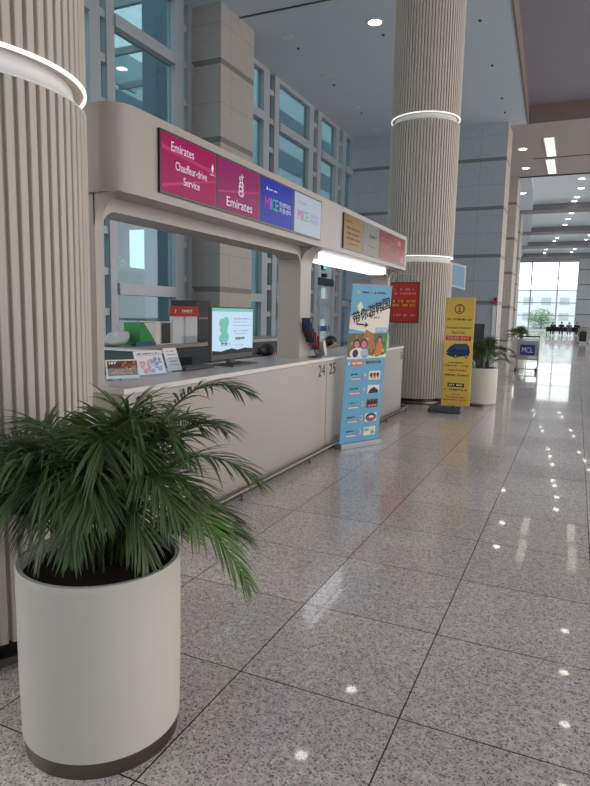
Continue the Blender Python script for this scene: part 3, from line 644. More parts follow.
# red hanging sign on the far column
t = thing('red_notice_sign', (-2.73, 10.46, 1.78), 'red notice sign hung on the far ribbed column beside the counter', 'sign')
b = MB(); b.box(-2.97, -2.5, 10.50, 10.52, 1.43, 2.11); b.build('sign_board', 'signred', t)
f = MB(); f.box(-2.985, -2.485, 10.495, 10.525, 2.10, 2.115); f.box(-2.985, -2.485, 10.495, 10.525, 1.425, 1.44); f.box(-2.985, -2.97, 10.495, 10.525, 1.425, 2.115); f.box(-2.5, -2.485, 10.495, 10.525, 1.425, 2.115); f.build('frame', 'maroon', t)
f = MB(); f.tube([(-2.96, 10.51, 2.11), (-2.9, 10.525, 2.25), (-2.74, 10.545, 2.27), (-2.56, 10.525, 2.25), (-2.51, 10.51, 2.11)], .005, 6); f.build('cord', 'white', t)
a = Art((-2.97, 10.50, 1.43), (1, 0, 0), (0, 0, 1)); a.rect(.01, .01, .46, .67, 'signred', .001)
for v, m in ((.56, 'pinkp'), (.49, 'pinkp'), (.36, 'signyel'), (.29, 'signyel'), (.12, 'pinkp')): a.dashes(.05 if m != 'signyel' else .03, .43, v, .042, m)
a.build('lettering', t)

# wall-hung display beyond the column
t = thing('wall_display', (-2.2, 12.5, 2.35), 'small white-framed screen hanging beyond the far column', 'screen')
q = [(-2.36, 12.5, 2.15), (-2.07, 12.62, 2.07), (-2.07, 12.62, 2.54), (-2.36, 12.5, 2.62)]
MB().slab(q, .04).build('housing', 'white', t)
n_ = (Vector(q[1])-Vector(q[0])).cross(Vector(q[3])-Vector(q[0])).normalized(); cen = sum((Vector(p) for p in q), Vector())/4
MB().slab([cen+(Vector(p)-cen)*.84+n_*.006 for p in q], .004).build('screen_image', 's_tv', t)
MB().tube([cen-n_*.03, cen-n_*.03-Vector((.12, .0, 0)), (-2.5, 11.7, 2.35)], .015, 8).build('bracket', 'dark_metal', t)
t = thing('dark_notice_board', (-1.83, 13, 0), 'small dark board on a stand behind the planter', 'board')
MB().box(-1.97, -1.70, 12.98, 13.02, .95, 1.41).build('board', 'desk_dark', t); b = MB(); b.tube([(-1.83, 13.03, .02), (-1.83, 13.03, 1.0)], .012, 8); b.cyl(-1.83, 13.03, 0, .02, .14, 20); b.build('stand', 'dark_metal', t)

# ------------------------------------------------------------------ things on and behind the counter
CT = 1.068
def holder(x, y, wd, ht, ang, label, draw, lean=.25, bg='paper'):
    """brochure holder: sheets in a clear stand facing the aisle, ang = rotation about z of its width axis"""
    t = thing('brochure_holder', (x, y, CT), label, 'brochure holder', 'brochure holders on the near end of the counter')
    u = Vector((math.cos(ang), math.sin(ang), 0)); bk = Vector((-u.y, u.x, 0))*-1  # back direction
    n = Vector((u.y, -u.x, 0))   # facing
    vv = (UP-n*lean).normalized(); o = Vector((x, y, CT+.012))-u*(wd/2)
    MB().slab([o, o+u*wd, o+u*wd+vv*ht, o+vv*ht], .012).build('brochures', bg, t)
    f = MB(); f.slab([o+n*.006-u*.004, o+u*(wd+.004)+n*.006, o+u*(wd+.004)+n*.006+vv*ht*.55, o-u*.004+n*.006+vv*ht*.55], .003)
    f.slab([o+n*.03-u*.004-UP*.008, o+u*(wd+.004)+n*.03-UP*.008, o+u*(wd+.004)-n*.09-UP*.008, o-u*.004-n*.09-UP*.008], .003)
    f.build('clear_stand', 'acrylic', t)
    a = Art(o, u, vv); draw(a, wd, ht); a.build('cover_print', t)
def h1(a, w, h):
    a.rect(.008, .02, w-.008, h-.01, 'maroon', .001); a.poly([(w*.3, h*.2), (w*.5, h*.7), (w*.95, h*.85), (w*.95, h*.2)], 'brown', .002); a.poly([(w*.05, h*.25), (w*.3, h*.5), (w*.6, h*.22)], 'tan', .003)
    for i in range(26): a.ell(random.uniform(w*.4, w*.93), random.uniform(h*.25, h*.85), random.uniform(.004, .012), random.uniform(.004, .01), random.choice(['orange', 'maroon', 'tan']), .003+i*.0001, n=8)
    a.dashes(w*.08, w*.35, h*.82, .018, 'cream', .004)
def h2(a, w, h):
    a.dashes(w*.08, w*.9, h*.88, .012, 'ink'); a.rect(w*.05, h*.8, w*.95, h*.81, 'maroon')
    for i in range(40): a.ell(random.uniform(w*.14, w*.55) if i % 2 else random.uniform(w*.5, w*.88), random.uniform(h*.12, h*.68), random.uniform(.01, .02), random.uniform(.008, .018), random.choice(['peach', 'peach', 'pinkp'] if i % 2 else ['periwinkle', 'skyl', 'periwinkle']), .002+i*.00005, n=9)
def h3(a, w, h):
    for v in (.85, .7, .55, .4, .25): a.dashes(w*.15, w*.85, h*v, .009, random.choice(['ink', 'maroon', 'navy']), .002)
holder(-2.80, 3.31, .23, .13, 1.10, 'brochure holder of brown landscape cards nearest the booth upright', h1, .2)
holder(-2.83, 3.67, .27, .175, 1.42, 'brochure holder with a white sheet of pink and blue print', h2, .32)
holder(-2.86, 4.0, .15, .185, 1.5, 'narrow white leaflet holder, third along the counter from the booth upright', h3, .38)

t = thing('monitor', (-2.83, 4.87, CT), 'black desktop monitor showing a pale screen, standing on the counter', 'monitor')
p0 = Vector((-2.83, 4.47, 1.12)); p1 = Vector((-2.86, 5.27, 1.12)); u = (p1-p0).normalized(); w = (p1-p0).length; h = .47
MB().slab([p0, p1, p1+UP*h, p0+UP*h], .035).build('casing', 'black', t, bevel=.004)
b = MB(); b.box(-2.90, -2.86, 4.83, 4.92, CT+.01, 1.3); b.box(-2.93, -2.72, 4.65, 5.1, CT, CT+.014); b.build('stand', 'black', t)
a = Art(p0+u*.012+UP*.05, u, UP); w -= .024; h -= .062
a.rect(0, 0, w, h, 's_sky', .001); a.rect(0, h*.93, w, h, 's_tealpale', .002); a.poly([(0, 0), (w, 0), (w, h*.08), (w*.8, h*.11), (w*.6, h*.08), (w*.45, h*.12), (w*.2, h*.07), (0, h*.1)], 's_dark', .002)
for u0, v0, ru, rv in ((.22, .68, .07, .1), (.31, .70, .07, .12), (.26, .55, .09, .12), (.30, .38, .08, .12), (.22, .35, .07, .1)): a.ell(w*u0, h*v0, w*ru, h*rv, 's_tealpale', .003)
a.dashes(w*.2, w*.4, h*.22, .03, 's_ink')
for v, m in ((.78, 's_pink'), (.70, 's_lilac'), (.62, 's_lilac'), (.50, 's_ink'), (.44, 's_lilac')): a.dashes(w*.5, w*(.85 if v != .62 else .95), h*v, .008, m)
a.dashes(w*.54, w*.78, h*.33, .026, 's_ink'); a.dashes(w*.54, w*.75, h*.18, .008, 's_lilac'); a.rect(w*.5, h*.76, w*.97, h*.765, 's_ink', .003)
a.build('screen_image', t)
t = thing('keyboard', (-2.88, 4.33, CT), 'black keyboard lying left of the monitor on the counter', 'keyboard')
MB().box(-2.96, -2.82, 4.08, 4.5, CT+.003, CT+.022).build('case', 'black', t, bevel=.003)
kk = MB()
for i in range(5):
    for j in range(14): kk.box(-2.95+i*.025, -2.93+i*.025, 4.095+j*.028, 4.118+j*.028, CT+.022, CT+.028)
kk.build('keys', 'desk_dark', t)

# fanned brochure rack near 24
t = thing('leaflet_rack', (-2.62, 6.22, CT), 'tiered leaflet rack with dark purple leaflets on the counter above number 24', 'leaflet rack')
b = MB()
for i in range(3):
    y = 6.30-i*.085; x = -2.60-i*.02
    b.slab([(x-.06, y+.05, CT+.02+i*.075), (x+.06, y+.03, CT+.02+i*.075), (x+.06, y-.01, CT+.16+i*.075), (x-.06, y+.01, CT+.16+i*.075)], .004)
b.box(-2.69, -2.53, 6.20, 6.38, CT, CT+.006); b.build('clear_tiers', 'acrylic', t)
for i, (dy, z, c_, m) in enumerate(((-.34, .33, .085, 'navy'), (-.28, .27, .08, 'maroon'), (-.22, .2, .08, 'navy'), (-.14, .15, .08, 'rose'), (-.05, .10, .06, 'brown'))):
    y = 6.32+dy*.9; zz = CT+z*.85; l = MB(); l.slab([(-2.66, y, zz), (-2.56, y-.015, zz), (-2.56, y-.055, zz+.15), (-2.66, y-.04, zz+.15)], .012); l.build('leaflet', m, t)
b = MB(); b.slab([(-2.67, 6.42, CT+.01), (-2.55, 6.40, CT+.01), (-2.55, 6.33, CT+.17), (-2.67, 6.35, CT+.17)], .05); b.build('front_leaflets', 'cream', t)
b = MB(); b.tube([(-2.62, 6.33, CT+.0), (-2.62, 6.24, CT+.1), (-2.62, 5.98, CT+.38)], .006, 6); b.box(-2.67, -2.57, 6.2, 6.45, CT, CT+.008); b.build('rack_spine', 'dark_metal', t)
t = thing('white_card', (-2.7, 9.0, CT), 'upright white notice card at the far end of the counter', 'card')
b = MB(); b.slab([(-2.83, 8.98, CT), (-2.58, 9.05, CT), (-2.58, 9.07, CT+.2), (-2.83, 9.0, CT+.2)], .004); b.slab([(-2.83, 9.06, CT), (-2.58, 9.13, CT), (-2.58, 9.07, CT+.2), (-2.83, 9.0, CT+.2)], .003); b.build('folded_card', 'paper', t)
a = Art((-2.83, 8.976, CT), (.25, .07, 0), (0, .1, 1)); a.dashes(.03, .2, .15, .015, 'skyl'); a.dashes(.03, .2, .11, .01, 'skyl'); a.build('lettering', t)

# inner desk and back counter
t = thing('inner_desk', (-3.4, 6.2, 0), 'low grey work desk behind the cream counter', 'desk')
MB().box(-3.50, -3.13, 3.0, 9.4, .72, .75).build('desk_top', 'desk', t); b = MB(); [b.box(-3.48, -3.15, y, y+.03, 0, .72) for y in (3.0, 5.1, 7.2, 9.37)]; b.build('side_panel', 'desk_dark', t)
t = thing('back_counter', (-5.2, 7, 0), 'grey cabinet row behind the booth along the window side', 'cabinet')
MB().box(-5.5, -4.9, 5.7, 10.6, .0, 1.05).build('cabinet_body', 'desk_dark', t); MB().box(-5.55, -4.85, 5.65, 10.65, 1.05, 1.10).build('cabinet_top', 'booth', t)
BT = 1.10
t = thing('divider_panel', (-4.5, 5.57, 0), 'dark teal desk divider with a pale top edge, left inside the booth', 'divider')
MB().box(-5.3, -4.08, 5.55, 5.60, 0, 1.08).build('panel', 'teal_dark', t); MB().box(-5.32, -4.06, 5.52, 5.63, 1.08, 1.105).build('top_edge', 'plastic_white', t)
def lbox(name, x0, x1, y0, y1, z0, z1, m, label, cat, part='body', bev=.006):
    t = thing(name, ((x0+x1)/2, (y0+y1)/2, z0), label, cat); MB().box(x0, x1, y0, y1, z0, z1).build(part, m, t, bevel=bev); return t
t = thing('folder_box', (-5.1, 6.6, BT), 'green and white box file on the back cabinet', 'box file')
MB().box(-5.2, -4.95, 6.17, 6.46, BT, BT+.29).build('box', 'green', t); MB().prism([(6.24, BT+.288), (6.46, BT+.288), (6.46, BT+.06)], 'x', -4.951, -4.945).build('white_corner', 'paper', t)
t = lbox('paper_box', -5.2, -4.95, 6.47, 6.59, BT, BT+.30, 'cream', 'cream box between the green box file and the black-faced one', 'box')
t = thing('speaker_box', (-5.1, 7, BT), 'white cabinet speaker with a black front on the back cabinet', 'speaker')
MB().box(-5.2, -4.95, 6.60, 6.82, BT, BT+.30).build('body', 'plastic_white', t); MB().box(-4.95, -4.94, 6.61, 6.79, BT+.015, BT+.285).build('front_grille', 'black', t)
t = thing('red_sign_holder', (-4.95, 7.35, BT), 'white document holder topped with a red strip, on the back cabinet', 'sign')
b = MB(); b.box(-5.0, -4.96, 6.86, 7.12, BT, BT+.37); b.box(-5.0, -4.96, 7.17, 7.46, BT, BT+.37); b.build('white_panels', 'paper', t)
MB().box(-4.99, -4.95, 6.84, 7.48, BT+.37, BT+.51).build('red_header', 'red', t); a = Art((-4.95, 6.86, BT+.37), (0, 1, 0), (0, 0, 1)); a.dashes(.04, .48, .07, .05, 'cream'); a.build('lettering', t)
b = MB(); b.box(-4.94, -4.86, 7.05, 7.5, BT, BT+.1); b.build('tray', 'acrylic', t)
t = thing('equipment_tower', (-5.2, 8, BT), 'tall black equipment case against the stone pier', 'equipment')
MB().box(-5.45, -5.02, 7.50, 7.92, BT, BT+.60).build('case', 'black', t, bevel=.01); MB().box(-5.02, -5.015, 7.58, 7.84, BT+.33, BT+.36).build('badge', 'desk', t)
t = thing('tray_stack', (-4.97, 6.0, BT), 'blue document tray in front of the green box file', 'tray')
b = MB(); b.box(-4.93, -4.86, 5.98, 6.36, BT, BT+.012); b.box(-4.93, -4.92, 5.98, 6.36, BT+.012, BT+.05); b.box(-4.865, -4.855, 5.98, 6.36, BT+.012, BT+.05); b.build('tray_body', 'blue_plastic', t)
t = thing('plastic_bag', (-5.1, 5.9, BT), 'crumpled white plastic bag lying left of the green box file', 'bag')
b = MB(); b.ball((-5.12, 5.89, BT+.085), .084, n=24, sc=(1.6, 2.9, 1.0)); o_ = b.build('bag_body', 'plastic_white', t, smooth=True)
for v_ in o_.data.vertices:
    v_.co.z = max(v_.co.z, .002)*(1+.35*math.sin(v_.co.y*9)+.12*math.sin(v_.co.x*40+v_.co.y*31)); 
for y, lb in ((5.6, 'black office chair back nearer inside the booth'), (4.1, 'black office chair at the near end inside the booth')):
    t = thing('office_chair', (-3.95, y, 0), lb, 'chair', 'office chairs inside the booth')
    x = -3.92 if y > 5 else -3.95
    MB().box(x-.02, x+.0, y-.2, y+.2, .62, 1.04).build('backrest', 'chair', t, bevel=.01)
    MB().box(x+.02, x+.4-.05, y-.22, y+.22, .44, .52).build('seat', 'chair', t, bevel=.02)
    b = MB(); b.cyl(x+.18, y, .08, .44, .03, 12)
    for i in range(5): an = 2*PI*i/5; b.tube([(x+.18, y, .09), (x+.18+.24*math.cos(an), y+.24*math.sin(an), .04)], .015, 6)
    b.box(x-.015, x+.03, y-.03, y+.03, .44, .7); b.build('base', 'black', t)

# ------------------------------------------------------------------ people
def skin_mesh(name, verts, edges, radii, mat_, root=0):
    me = bpy.data.meshes.new(name); me.from_pydata(verts, edges, [])
    o = bpy.data.objects.new(name, me); C.objects.link(o)
    s = o.modifiers.new('s', 'SKIN')
    for d, r in zip(me.skin_vertices[0].data, radii): d.radius = (r, r)
    me.skin_vertices[0].data[root].use_root = True
    ss = o.modifiers.new('u', 'SUBSURF'); ss.levels = 1; ss.render_levels = 1
    dg = bpy.context.evaluated_depsgraph_get(); dg.update()
    nm = bpy.data.meshes.new_from_object(o.evaluated_get(dg)); bpy.data.objects.remove(o); bpy.data.meshes.remove(me)
    nm.materials.clear(); nm.materials.append(M[mat_])
    for p in nm.polygons: p.use_smooth = True
    return nm
_pcache = {}
def person(loc, rotz, label, cloth, lean=.1, group='seated people'):
    key = (cloth, lean)
    t = thing('person', loc, label, 'person', group); t.rotation_euler = (0, 0, rotz)
    if key not in _pcache:
        V_ = []; E_ = []; R_ = []
        def v(p, r, par=None):
            V_.append(p); R_.append(r); i = len(V_)-1
            if par is not None: E_.append((par, i))
            return i
        L = lean
        pel = v((0, 0, .54), .13); sp = v((0, -.3*L, .74), .115, pel); ch = v((0, -.8*L, .94-.12*L), .12, sp); nk = v((0, -1.2*L, 1.06-.24*L), .055, ch)
        D_ = .36*L; nk2 = v((0, -1.4*L-.01, 1.12-D_*.85), .052, nk); hd = v((0, -1.5*L-.02, 1.19-D_), .078, nk2); ht = v((0, -1.55*L-.015, 1.255-D_), .07, hd)
        v((0, -1.5*L-.10, 1.185-D_), .014, hd)
        for s in (-1, 1):
            sh = v((s*.17, -.9*L, .99-.15*L), .055, ch); el = v((s*.23, -.5*L-.08, .76), .04, sh); wr = v((s*.17, -.5*L-.26, .79), .026, el); pm = v((s*.15, -.5*L-.32, .785), .03, wr)
            for k_, (dx, ln) in enumerate(((-.027, .07), (-.009, .08), (.009, .075), (.027, .06))): 
                f1 = v((s*.15+dx, -.5*L-.35, .785), .009, pm); v((s*.15+dx, -.5*L-.35-ln*.6, .768), .008, f1)
            v((s*.15-s*.045, -.5*L-.33, .775), .009, pm)
            hp = v((s*.09, -.04, .52), .095, pel); kn = v((s*.11, -.42, .52), .062, hp); an = v((s*.11, -.44, .1), .04, kn); v((s*.11, -.58, .04), .035, an)
        body = skin_mesh('body', V_, E_, R_, 'skin')
        Rc = [r*1.14+.006 for r in R_]
        keep = [i for i in range(len(V_))]
        # clothing: torso, arms to the wrist, legs to the ankle
        sel = [0, 1, 2]; 
        cv = [V_[0], V_[1], V_[2], (0, -1.1*L, 1.03-.2*L)]; ce = [(0, 1), (1, 2), (2, 3)]; cr = [.15, .135, .14, .08]
        for s in (-1, 1):
            o_ = len(cv); cv += [(s*.175, -.9*L, .99-.15*L), (s*.235, -.5*L-.08, .765), (s*.175, -.5*L-.24, .79)]; ce += [(2, o_), (o_, o_+1), (o_+1, o_+2)]; cr += [.068, .052, .038]
            o_ = len(cv); cv += [(s*.09, -.04, .52), (s*.11, -.42, .52), (s*.11, -.44, .14)]; ce += [(0, o_), (o_, o_+1), (o_+1, o_+2)]; cr += [.11, .078, .055]
        clo = skin_mesh('clothing', cv, ce, cr, cloth)
        h = MB(); h.ball((0, -1.5*L+.008, 1.235-D_), .092, n=20, sc=(.98, 1.02, .95)); h.ball((0, -1.5*L+.12, 1.22-D_), .045, n=12); h.ball((0, -1.5*L+.055, 1.16-D_), .06, n=12, sc=(1.1, .8, 1.1))
        hm = h.build('hair', 'hair', None, smooth=True); hair = hm.data; bpy.data.objects.remove(hm)
        e = MB(); [e.ball((s*.03, -1.5*L-.094, 1.205-D_), .008, n=8) for s in (-1, 1)]; em = e.build('eyes', 'ink', None); eyes = em.data; bpy.data.objects.remove(em)
        mo = MB(); mo.ball((0, -1.5*L-.088, 1.145-D_), .014, n=8, sc=(1.3, .6, .4)); em = mo.build('mouth', 'rose', None); mouth = em.data; bpy.data.objects.remove(em)
        _pcache[key] = (body, clo, hair, eyes, mouth)
    for nme, me in zip(('body', 'clothing', 'hair', 'eyes', 'mouth'), _pcache[key]):
        o = bpy.data.objects.new(nme, me); C.objects.link(o); o.parent = t
    return t
person((-3.78, 8.8, 0), PI*.42, 'person with dark tied-back hair sitting low behind the counter, beside the blue banner', 'cloth_grey', .28)
person((-3.78, 6.35, 0), PI*.5, 'person with dark hair bent low behind the counter, right of the monitor', 'cloth_dark', .36)
for x, y, nme, lb in ((-3.78, 8.8, 'task_stool', 'grey stool under the person beside the blue banner'), (-3.78, 6.35, 'task_stool', 'grey stool under the person right of the monitor')):
    t = thing(nme, (x, y, 0), lb, 'stool', 'stools behind the counter'); MB().cyl(x, y, .36, .42, .17, 24).build('seat', 'desk_dark', t, smooth=True); b = MB(); b.cyl(x, y, 0, .36, .03, 12); b.cyl(x, y, 0, .02, .2, 20); b.build('base', 'dark_metal', t)

# far seated group by the end window
for i, (x, lb, c_) in enumerate(((-1.85, 'distant person in dark clothes, leftmost on the bench under the end window', 'cloth_dark'), (-1.2, 'distant person in navy, middle of the bench under the end window', 'cloth_navy'), (-.62, 'distant person in dark grey, third along the bench under the end window', 'cloth_grey'), (0.0, 'distant person in dark clothes, rightmost on the bench under the end window', 'cloth_dark'))):
    person((x, 60, 0), .2*i-.3, lb, c_, .12 if i % 2 else .2, 'people on the far bench')
t = thing('bench', (-1.1, 60.1, 0), 'long dark waiting bench under the end window', 'bench')
MB().box(-2.5, .3, 59.8, 60.25, .38, .43).build('seat', 'dark_metal', t); MB().box(-2.5, .3, 60.25, 60.3, .43, .8).build('backrest', 'dark_metal', t)
for x in (-2.4, -1.1, .2): MB().box(x-.03, x+.03, 59.85, 60.2, 0, .38).build('leg', 'steel', t)

# ------------------------------------------------------------------ luggage carts
def cart(x, y, label, sign=True):
    t = thing('luggage_cart', (x, y, 0), label, 'luggage cart')
    b = MB()
    for s in (-1, 1):
        b.tube([(x+s*.29, y-.32, .1), (x+s*.29, y+.45, .12), (x+s*.29, y+.52, .95), (x+s*.27, y+.56, 1.0)], .016, 8)
        b.tube([(x+s*.29, y+.2, .14), (x+s*.29, y+.0, .55), (x+s*.29, y+.0, .93)], .013, 8); b.tube([(x+s*.29, y, .93), (x+s*.29, y+.5, .93)], .011, 8)
    b.tube([(x-.29, y, .93), (x+.29, y, .93)], .013, 8); b.tube([(x-.29, y-.32, .1), (x+.29, y-.32, .1)], .016, 8)
    for k_ in range(5): b.tube([(x-.24+k_*.12, y-.32, .11), (x-.24+k_*.12, y+.45, .13)], .008, 6)
    b.build('frame', 'cart', t, smooth=True)
    MB().tube([(x-.29, y+.56, 1.0), (x+.29, y+.56, 1.0)], .02, 8).build('handle', 'black', t, smooth=True)
    p = MB(); p.box(x-.28, x+.28, y-.012, y+.01, .36, .90); p.box(x-.28, x+.28, y, y+.4, .34, .36); p.build('basket_panel', 'cart', t)
    if sign:
        MB().box(x-.20, x+.20, y-.025, y-.013, .48, .78).build('sign_panel', 'cartblue', t)
        a = Art((x-.20, y-.025, .48), (1, 0, 0), (0, 0, 1)); a.text('MCL', .2, .15, .15, 'cream', w=.3); a.build('lettering', t)
        MB().box(x+.02, x+.26, y-.02, y-.013, .38, .46).build('white_label', 'paper', t)
    for sx, sy in ((-1, -.3), (1, -.3), (-1, .42), (1, .42)):
        w_ = MB(); w_.prism([(y+sy+.065*math.cos(2*PI*i/14), .066+.065*math.sin(2*PI*i/14)) for i in range(14)], 'x', x+sx*.27-.02, x+sx*.27+.02); w_.build('wheel', 'black', t)
    return t
cart(-1.24, 18.9, 'luggage cart with a blue lettered sign in the aisle before the distant planter')
cart(.42, 42.5, 'distant luggage cart carrying a dark suitcase at the right edge', False)
t = thing('suitcase', (.42, 42.3, .16), 'dark suitcase standing on the distant right luggage cart', 'suitcase')
MB().box(.22, .62, 42.24, 42.45, .15, .78).build('shell', 'black', t, bevel=.03); MB().tube([(.3, 42.33, .78), (.3, 42.33, .84), (.52, 42.33, .84), (.52, 42.33, .78)], .01, 6).build('handle', 'dark_metal', t)
t = thing('white_bag', (.45, 42.6, .37), 'pale bag in the basket of the distant right cart', 'bag')
MB().ball((.45, 42.72, .60), .24, n=16, sc=(1.1, .8, 1.0)).build('bag_body', 'plastic_white', t, smooth=True)

# ------------------------------------------------------------------ ceiling lights
GD = 'round downlights in the ceilings'
proto = None
def downlight(x, y, z, label, lit=True, r=.12):
    global proto
    t = thing('downlight', (x, y, z), label, 'ceiling light', GD)
    n = 24; b = MB(); b.lathe(x, y, [(r*1.25, z+.002), (r*1.25, z-.012), (r, z-.016), (r, z+.002)], n); b.build('trim_ring', 'white' if lit else 'lens_off', t, smooth=True)
    MB().cyl(x, y, z-.010, z-.004, r, n).build('lens', 'lamp' if lit else 'lens_off', t)
    return t
protos = {}
def dl(x, y, z, label, lit=True, r=.12):
    k = (lit, r, z)
    if k in protos: t = dup(protos[k], (x, y, z), label, GD)
    else: t = protos[k] = downlight(x, y, z, label, lit, r)
dl(-4.57, 13.91, 8, 'lit downlight in the lower ceiling left of the tall ribbed column', r=.145)
dl(-4.76, 11.2, 8, 'lit downlight overhead, mirrored as a spot in the nearest floor tiles', r=.145)
for (x, y, w_) in ((-6.69, 13.87, 'nearest'), (-6.72, 16.42, 'second nearest'), (-6.86, 19.18, 'second farthest'), (-6.93, 21.65, 'farthest')):
    dl(x, y, 8, '%s of the four unlit downlights in the grey ceiling by the left windows' % w_, False, .12)
for i, (x, y) in enumerate(((.37, 20.8), (.39, 18.2), (.46, 15.75), (.50, 13.45))):
    dl(x, y, 8.55, 'lit downlight in the raised ceiling bay reflected in the near floor', r=.13)
dl(-2.38, 25.95, 8, 'nearer of the two downlights left of the oblong ceiling lights', r=.145); dl(-2.5, 29.2, 8, 'farther of the two downlights left of the oblong ceiling lights', r=.145)
for (x, y) in ((-.28, 33.68), (-.31, 36.04), (-.5, 38.58), (-.64, 39.8), (-.83, 44.2), (-1.06, 46.75), (-1.3, 49.38), (-1.51, 53), (-2.05, 57.36), (-2.32, 59.4), (-2.62, 62.85), (-3.27, 66.5), (-3.6, 69.9)):
    dl(x, y, 8.3, 'small downlight in the left curving row over the far hall', r=.15)
for (x, y) in ((1.8, 38.4), (1.7, 43.0), (1.45, 43.8), (1.21, 46.6), (.85, 49.3), (.68, 53), (.45, 56), (.2, 59), (-.1, 63), (-.7, 66.6), (-1.0, 69.6)):
    dl(x, y, 8.3, 'small downlight in the right curving row over the far hall', r=.15)
dl(-3.05, 34.9, 8, 'single downlight over the left edge of the far hall', r=.15)
def troffer(x, y0, y1, label):
    t = thing('oblong_ceiling_light', (x, (y0+y1)/2, 8), label, 'ceiling light', 'oblong ceiling lights')
    MB().box(x-.19, x+.19, y0, y1, 7.975, 7.999).build('frame', 'white', t); MB().box(x-.15, x+.15, y0+.05, y1-.05, 7.968, 7.975).build('diffuser', 'lamp_rect', t)
troffer(-1.40, 24.6, 27.4, 'nearer oblong light in the soffit before the far hall'); troffer(-1.48, 27.9, 30.6, 'farther oblong light in the soffit before the far hall')
troffer(.5, 24.6, 27.4, 'nearer oblong light of the right pair, seen in the floor'); troffer(.45, 27.9, 30.6, 'farther oblong light of the right pair, seen in the floor')
for i, (x, y) in enumerate(((-6.71, 14.51), (-6.76, 17.09), (-6.81, 19.69), (-4.57, 14.58), (-2.41, 14.68), (-2.47, 17.29), (-2.5, 19.89), (-2.56, 21.23))):
    t = thing('sprinkler', (x, y, 8), 'tiny dark sprinkler head in the grey ceiling', 'sprinkler', 'ceiling sprinklers'); MB().cyl(x, y, 7.97, 8.0, .03, 12).build('cap', 'dark_metal', t)

# ------------------------------------------------------------------ outside
MB().box(-80, -8.6, -30, 160, -.25, -.05).build('ground', 'asphalt')['kind'] = 'structure'
MB().box(-8.6, 60, 82, 160, -.25, -.05).build('ground_far', 'asphalt')['kind'] = 'structure'
t = thing('outer_pier', (-10, 12.5, 0), 'broad slate stone pier standing outside the near window', 'pillar')
MB().box(-10.5, -9.7, 13.3, 16.2, -.05, 14).build('shaft', 'bld_dark', t)
t = thing('terminal_building', (-26, 30, 0), 'pale long building with rows of windows outside the left glass', 'building')
MB().box(-34, -24, 46, 90, -.05, 25).build('wall', 'bld', t)
b = MB()
for z in (1, 4.2, 7.4, 10.6, 13.8, 17, 20.2): b.box(-24.02, -23.95, 47, 89, z, z+1.5)
b.build('window_band', 'bld_dark', t)
t = thing('low_building', (-30, 14, 0), 'low slate building with a pale upper storey outside the near window', 'building')
MB().box(-36, -26, 12, 36, 7.2, 14.6).build('lower_wall', 'bld_dark', t); [MB().box(-30, -29.4, yy, yy+.6, -.05, 7.2).build('support', 'bld_dark', t) for yy in (13, 21, 29, 35)]; MB().box(-36, -26.5, 12, 36, 14.6, 17.2).build('upper_wall', 'bld', t)
t = thing('canopy', (-16, 16, 0), 'glass canopy with steel ribs over the kerb outside', 'canopy')
b = MB(); b.box(-19.5, -12.5, 4, 24, 11.6, 11.7)
b.build('roof_sheet', 'glass_clear', t); b = MB()
for y in range(5, 24, 3): b.box(-19.5, -12.5, y, y+.15, 11.35, 11.6)
for x in (-19.4, -16, -12.6): b.box(x, x+.12, 4, 24, 11.45, 11.6)
b.build('ribs', 'mullion', t)
for y in (5, 13): MB().box(-19.4, -19.2, y, y+.2, -.05, 11.4).build('post', 'mullion', t)
def coach(x0, x1, y0, y1, label, body):
    t = thing('coach', ((x0+x1)/2, (y0+y1)/2, 0), label, 'bus')
    MB().box(x0, x1, y0, y1, .35, 3.2).build('body', body, t, bevel=.2)
    b = MB(); 
    k_ = y0+.4
    while k_ < y1-1.2: b.box(x1-.01, x1+.02, k_, k_+1.2, 1.5, 2.5); k_ += 1.35
    b.box(x0+.2, x1-.2, y0-.02, y0+.01, 1.3, 2.7); b.build('windows', 'coachglass', t)
    for yy in (y0+1.6, y1-2):
        for xx in (x0+.15, x1-.15): 
            w_ = MB(); w_.prism([(yy+.45*math.cos(2*PI*i/18), .40+.45*math.sin(2*PI*i/18)) for i in range(18)], 'x', xx-.15, xx+.17); w_.build('wheel', 'black', t)
coach(-18.5, -16, 17.0, 27, 'dark blue coach parked outside the near window', 'coach')
coach(-22.5, -20, 18, 29, 'white coach parked behind the dark blue one outside', 'coachw')
def tree(x, y, h, r, label):
    t = thing('tree', (x, y, 0), label, 'tree', 'trees outside the windows')
    b = MB(); b.tube([(x, y, -.05), (x+.1, y, h*.5), (x, y+.1, h)], .16, 8, r1=.05)
    for i in range(7): a_ = 2*PI*i/7; b.tube([(x, y, h*(.45+.06*i)), (x+r*.7*math.cos(a_), y+r*.7*math.sin(a_), h*(.7+.05*i))], .06, 6, r1=.02)
    b.build('trunk', 'bark', t, smooth=True)
    rng = random.Random(int(x*10+y)); b = MB()
    for i in range(2600):
        v_ = Vector((rng.gauss(0, 1), rng.gauss(0, 1), rng.gauss(0, 1))).normalized()*(rng.random()**.4)*r; v_.z *= .85
        c_ = Vector((x, y, h))+v_; d_ = Vector((rng.uniform(-1, 1), rng.uniform(-1, 1), rng.uniform(-.6, .6))).normalized(); e_ = d_.cross(Vector((rng.uniform(-1, 1), .3, 1))).normalized()
        s_ = rng.uniform(.08, .17)*(r/2.2); b.add([c_-d_*s_, c_+e_*s_*.5, c_+d_*s_, c_-e_*s_*.5], [(0, 1, 2, 3)])
    b.build('crown', 'treeleaf', t, weld=False, norm=False)
tree(-22.0, 14.0, 14.5, 2.6, 'leafy tree outside the near window, rising behind the canopy')
tree(-24.5, 27, 3.6, 1.7, 'low leafy tree beyond the coaches outside')
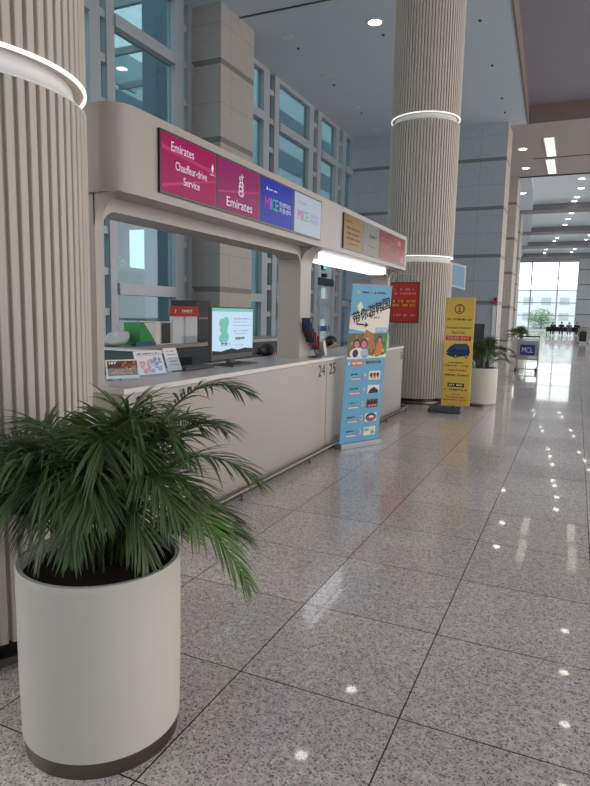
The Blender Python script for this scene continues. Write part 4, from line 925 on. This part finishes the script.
for i, (x, lb) in enumerate(((-12, 'leafy tree outside the end window, at its left'), (-5, 'leafy tree outside the end window, at its middle'), (3, 'leafy tree outside the end window, at its right'))):
    tree(x, 98+i*3, 1.4, 2.0, lb)
t = thing('distant_building', (-4, 125, 0), 'pale low building outside the end window', 'building')
MB().box(-22, 12, 118, 128, -.05, 6.5).build('wall', 'coachw', t); b = MB(); [b.box(x, x+1.6, 117.95, 118.02, z, z+1.3) for x in range(-21, 11, 3) for z in (1.2, 3.9)]; b.build('windows', 'bld', t)

HOST = {'printed_artwork': ('banner_sheet', 'sign_board'), 'lettering': ('sign_board', 'sign_panel', 'red_header', 'folded_card'), 'screen_image': ('bezel', 'casing', 'housing'),
        'cover_print': ('brochures',), 'light_ring': ('ring_cove',), 'front_grille': ('body',), 'steel_plinth': ('pot_body',), 'rim': ('pot_body',), 'keys': ('case',), 'badge': ('case',), 'white_corner': ('box',), 'windows': ('body',), 'glass_band': ('wall',), 'window_band': ('wall',)}
base = lambda n: n.split('.')[0]
for o in list(C.objects):
    if o.type == 'MESH' and o.parent and o.parent.type == 'EMPTY' and base(o.name) in HOST:
        sib = [c_ for c_ in o.parent.children if base(c_.name) in HOST[base(o.name)]]
        if sib:
            if base(o.name) == 'light_ring': sib.sort(key=lambda c_: abs(min(v.co.z for v in c_.data.vertices)-min(v.co.z for v in o.data.vertices)))
            o.parent = sib[0]

# ------------------------------------------------------------------ world, camera
wd = bpy.data.worlds.new('World'); bpy.context.scene.world = wd; wd.use_nodes = True
bg = wd.node_tree.nodes['Background']; bg.inputs[0].default_value = (1.0, .975, .95, 1); bg.inputs[1].default_value = 2.45
f, pi_, ya, ro = 611.4, .13018, .42691, .02114
F = Vector((-math.sin(ya)*math.cos(pi_), math.cos(ya)*math.cos(pi_), -math.sin(pi_)))
r_ = Vector((math.cos(ya), math.sin(ya), 0)); u_ = r_.cross(F)
r2 = r_*math.cos(ro)+u_*math.sin(ro); u2 = r2.cross(F)
cam = bpy.data.cameras.new('camera'); co = bpy.data.objects.new('camera', cam); C.objects.link(co)
m4 = Matrix((r2, u2, -F)).transposed().to_4x4(); m4.translation = Vector((0, 0, 1.55)); co.matrix_world = m4
cam.sensor_fit = 'HORIZONTAL'; cam.sensor_width = 36; cam.lens = f/590*36; cam.clip_end = 500; cam.clip_start = .05
sc = bpy.context.scene; sc.camera = co
sc.view_settings.view_transform = 'Standard'; sc.view_settings.look = 'None'; sc.view_settings.exposure = 0; sc.view_settings.gamma = 1
sc.view_settings.use_curve_mapping = False
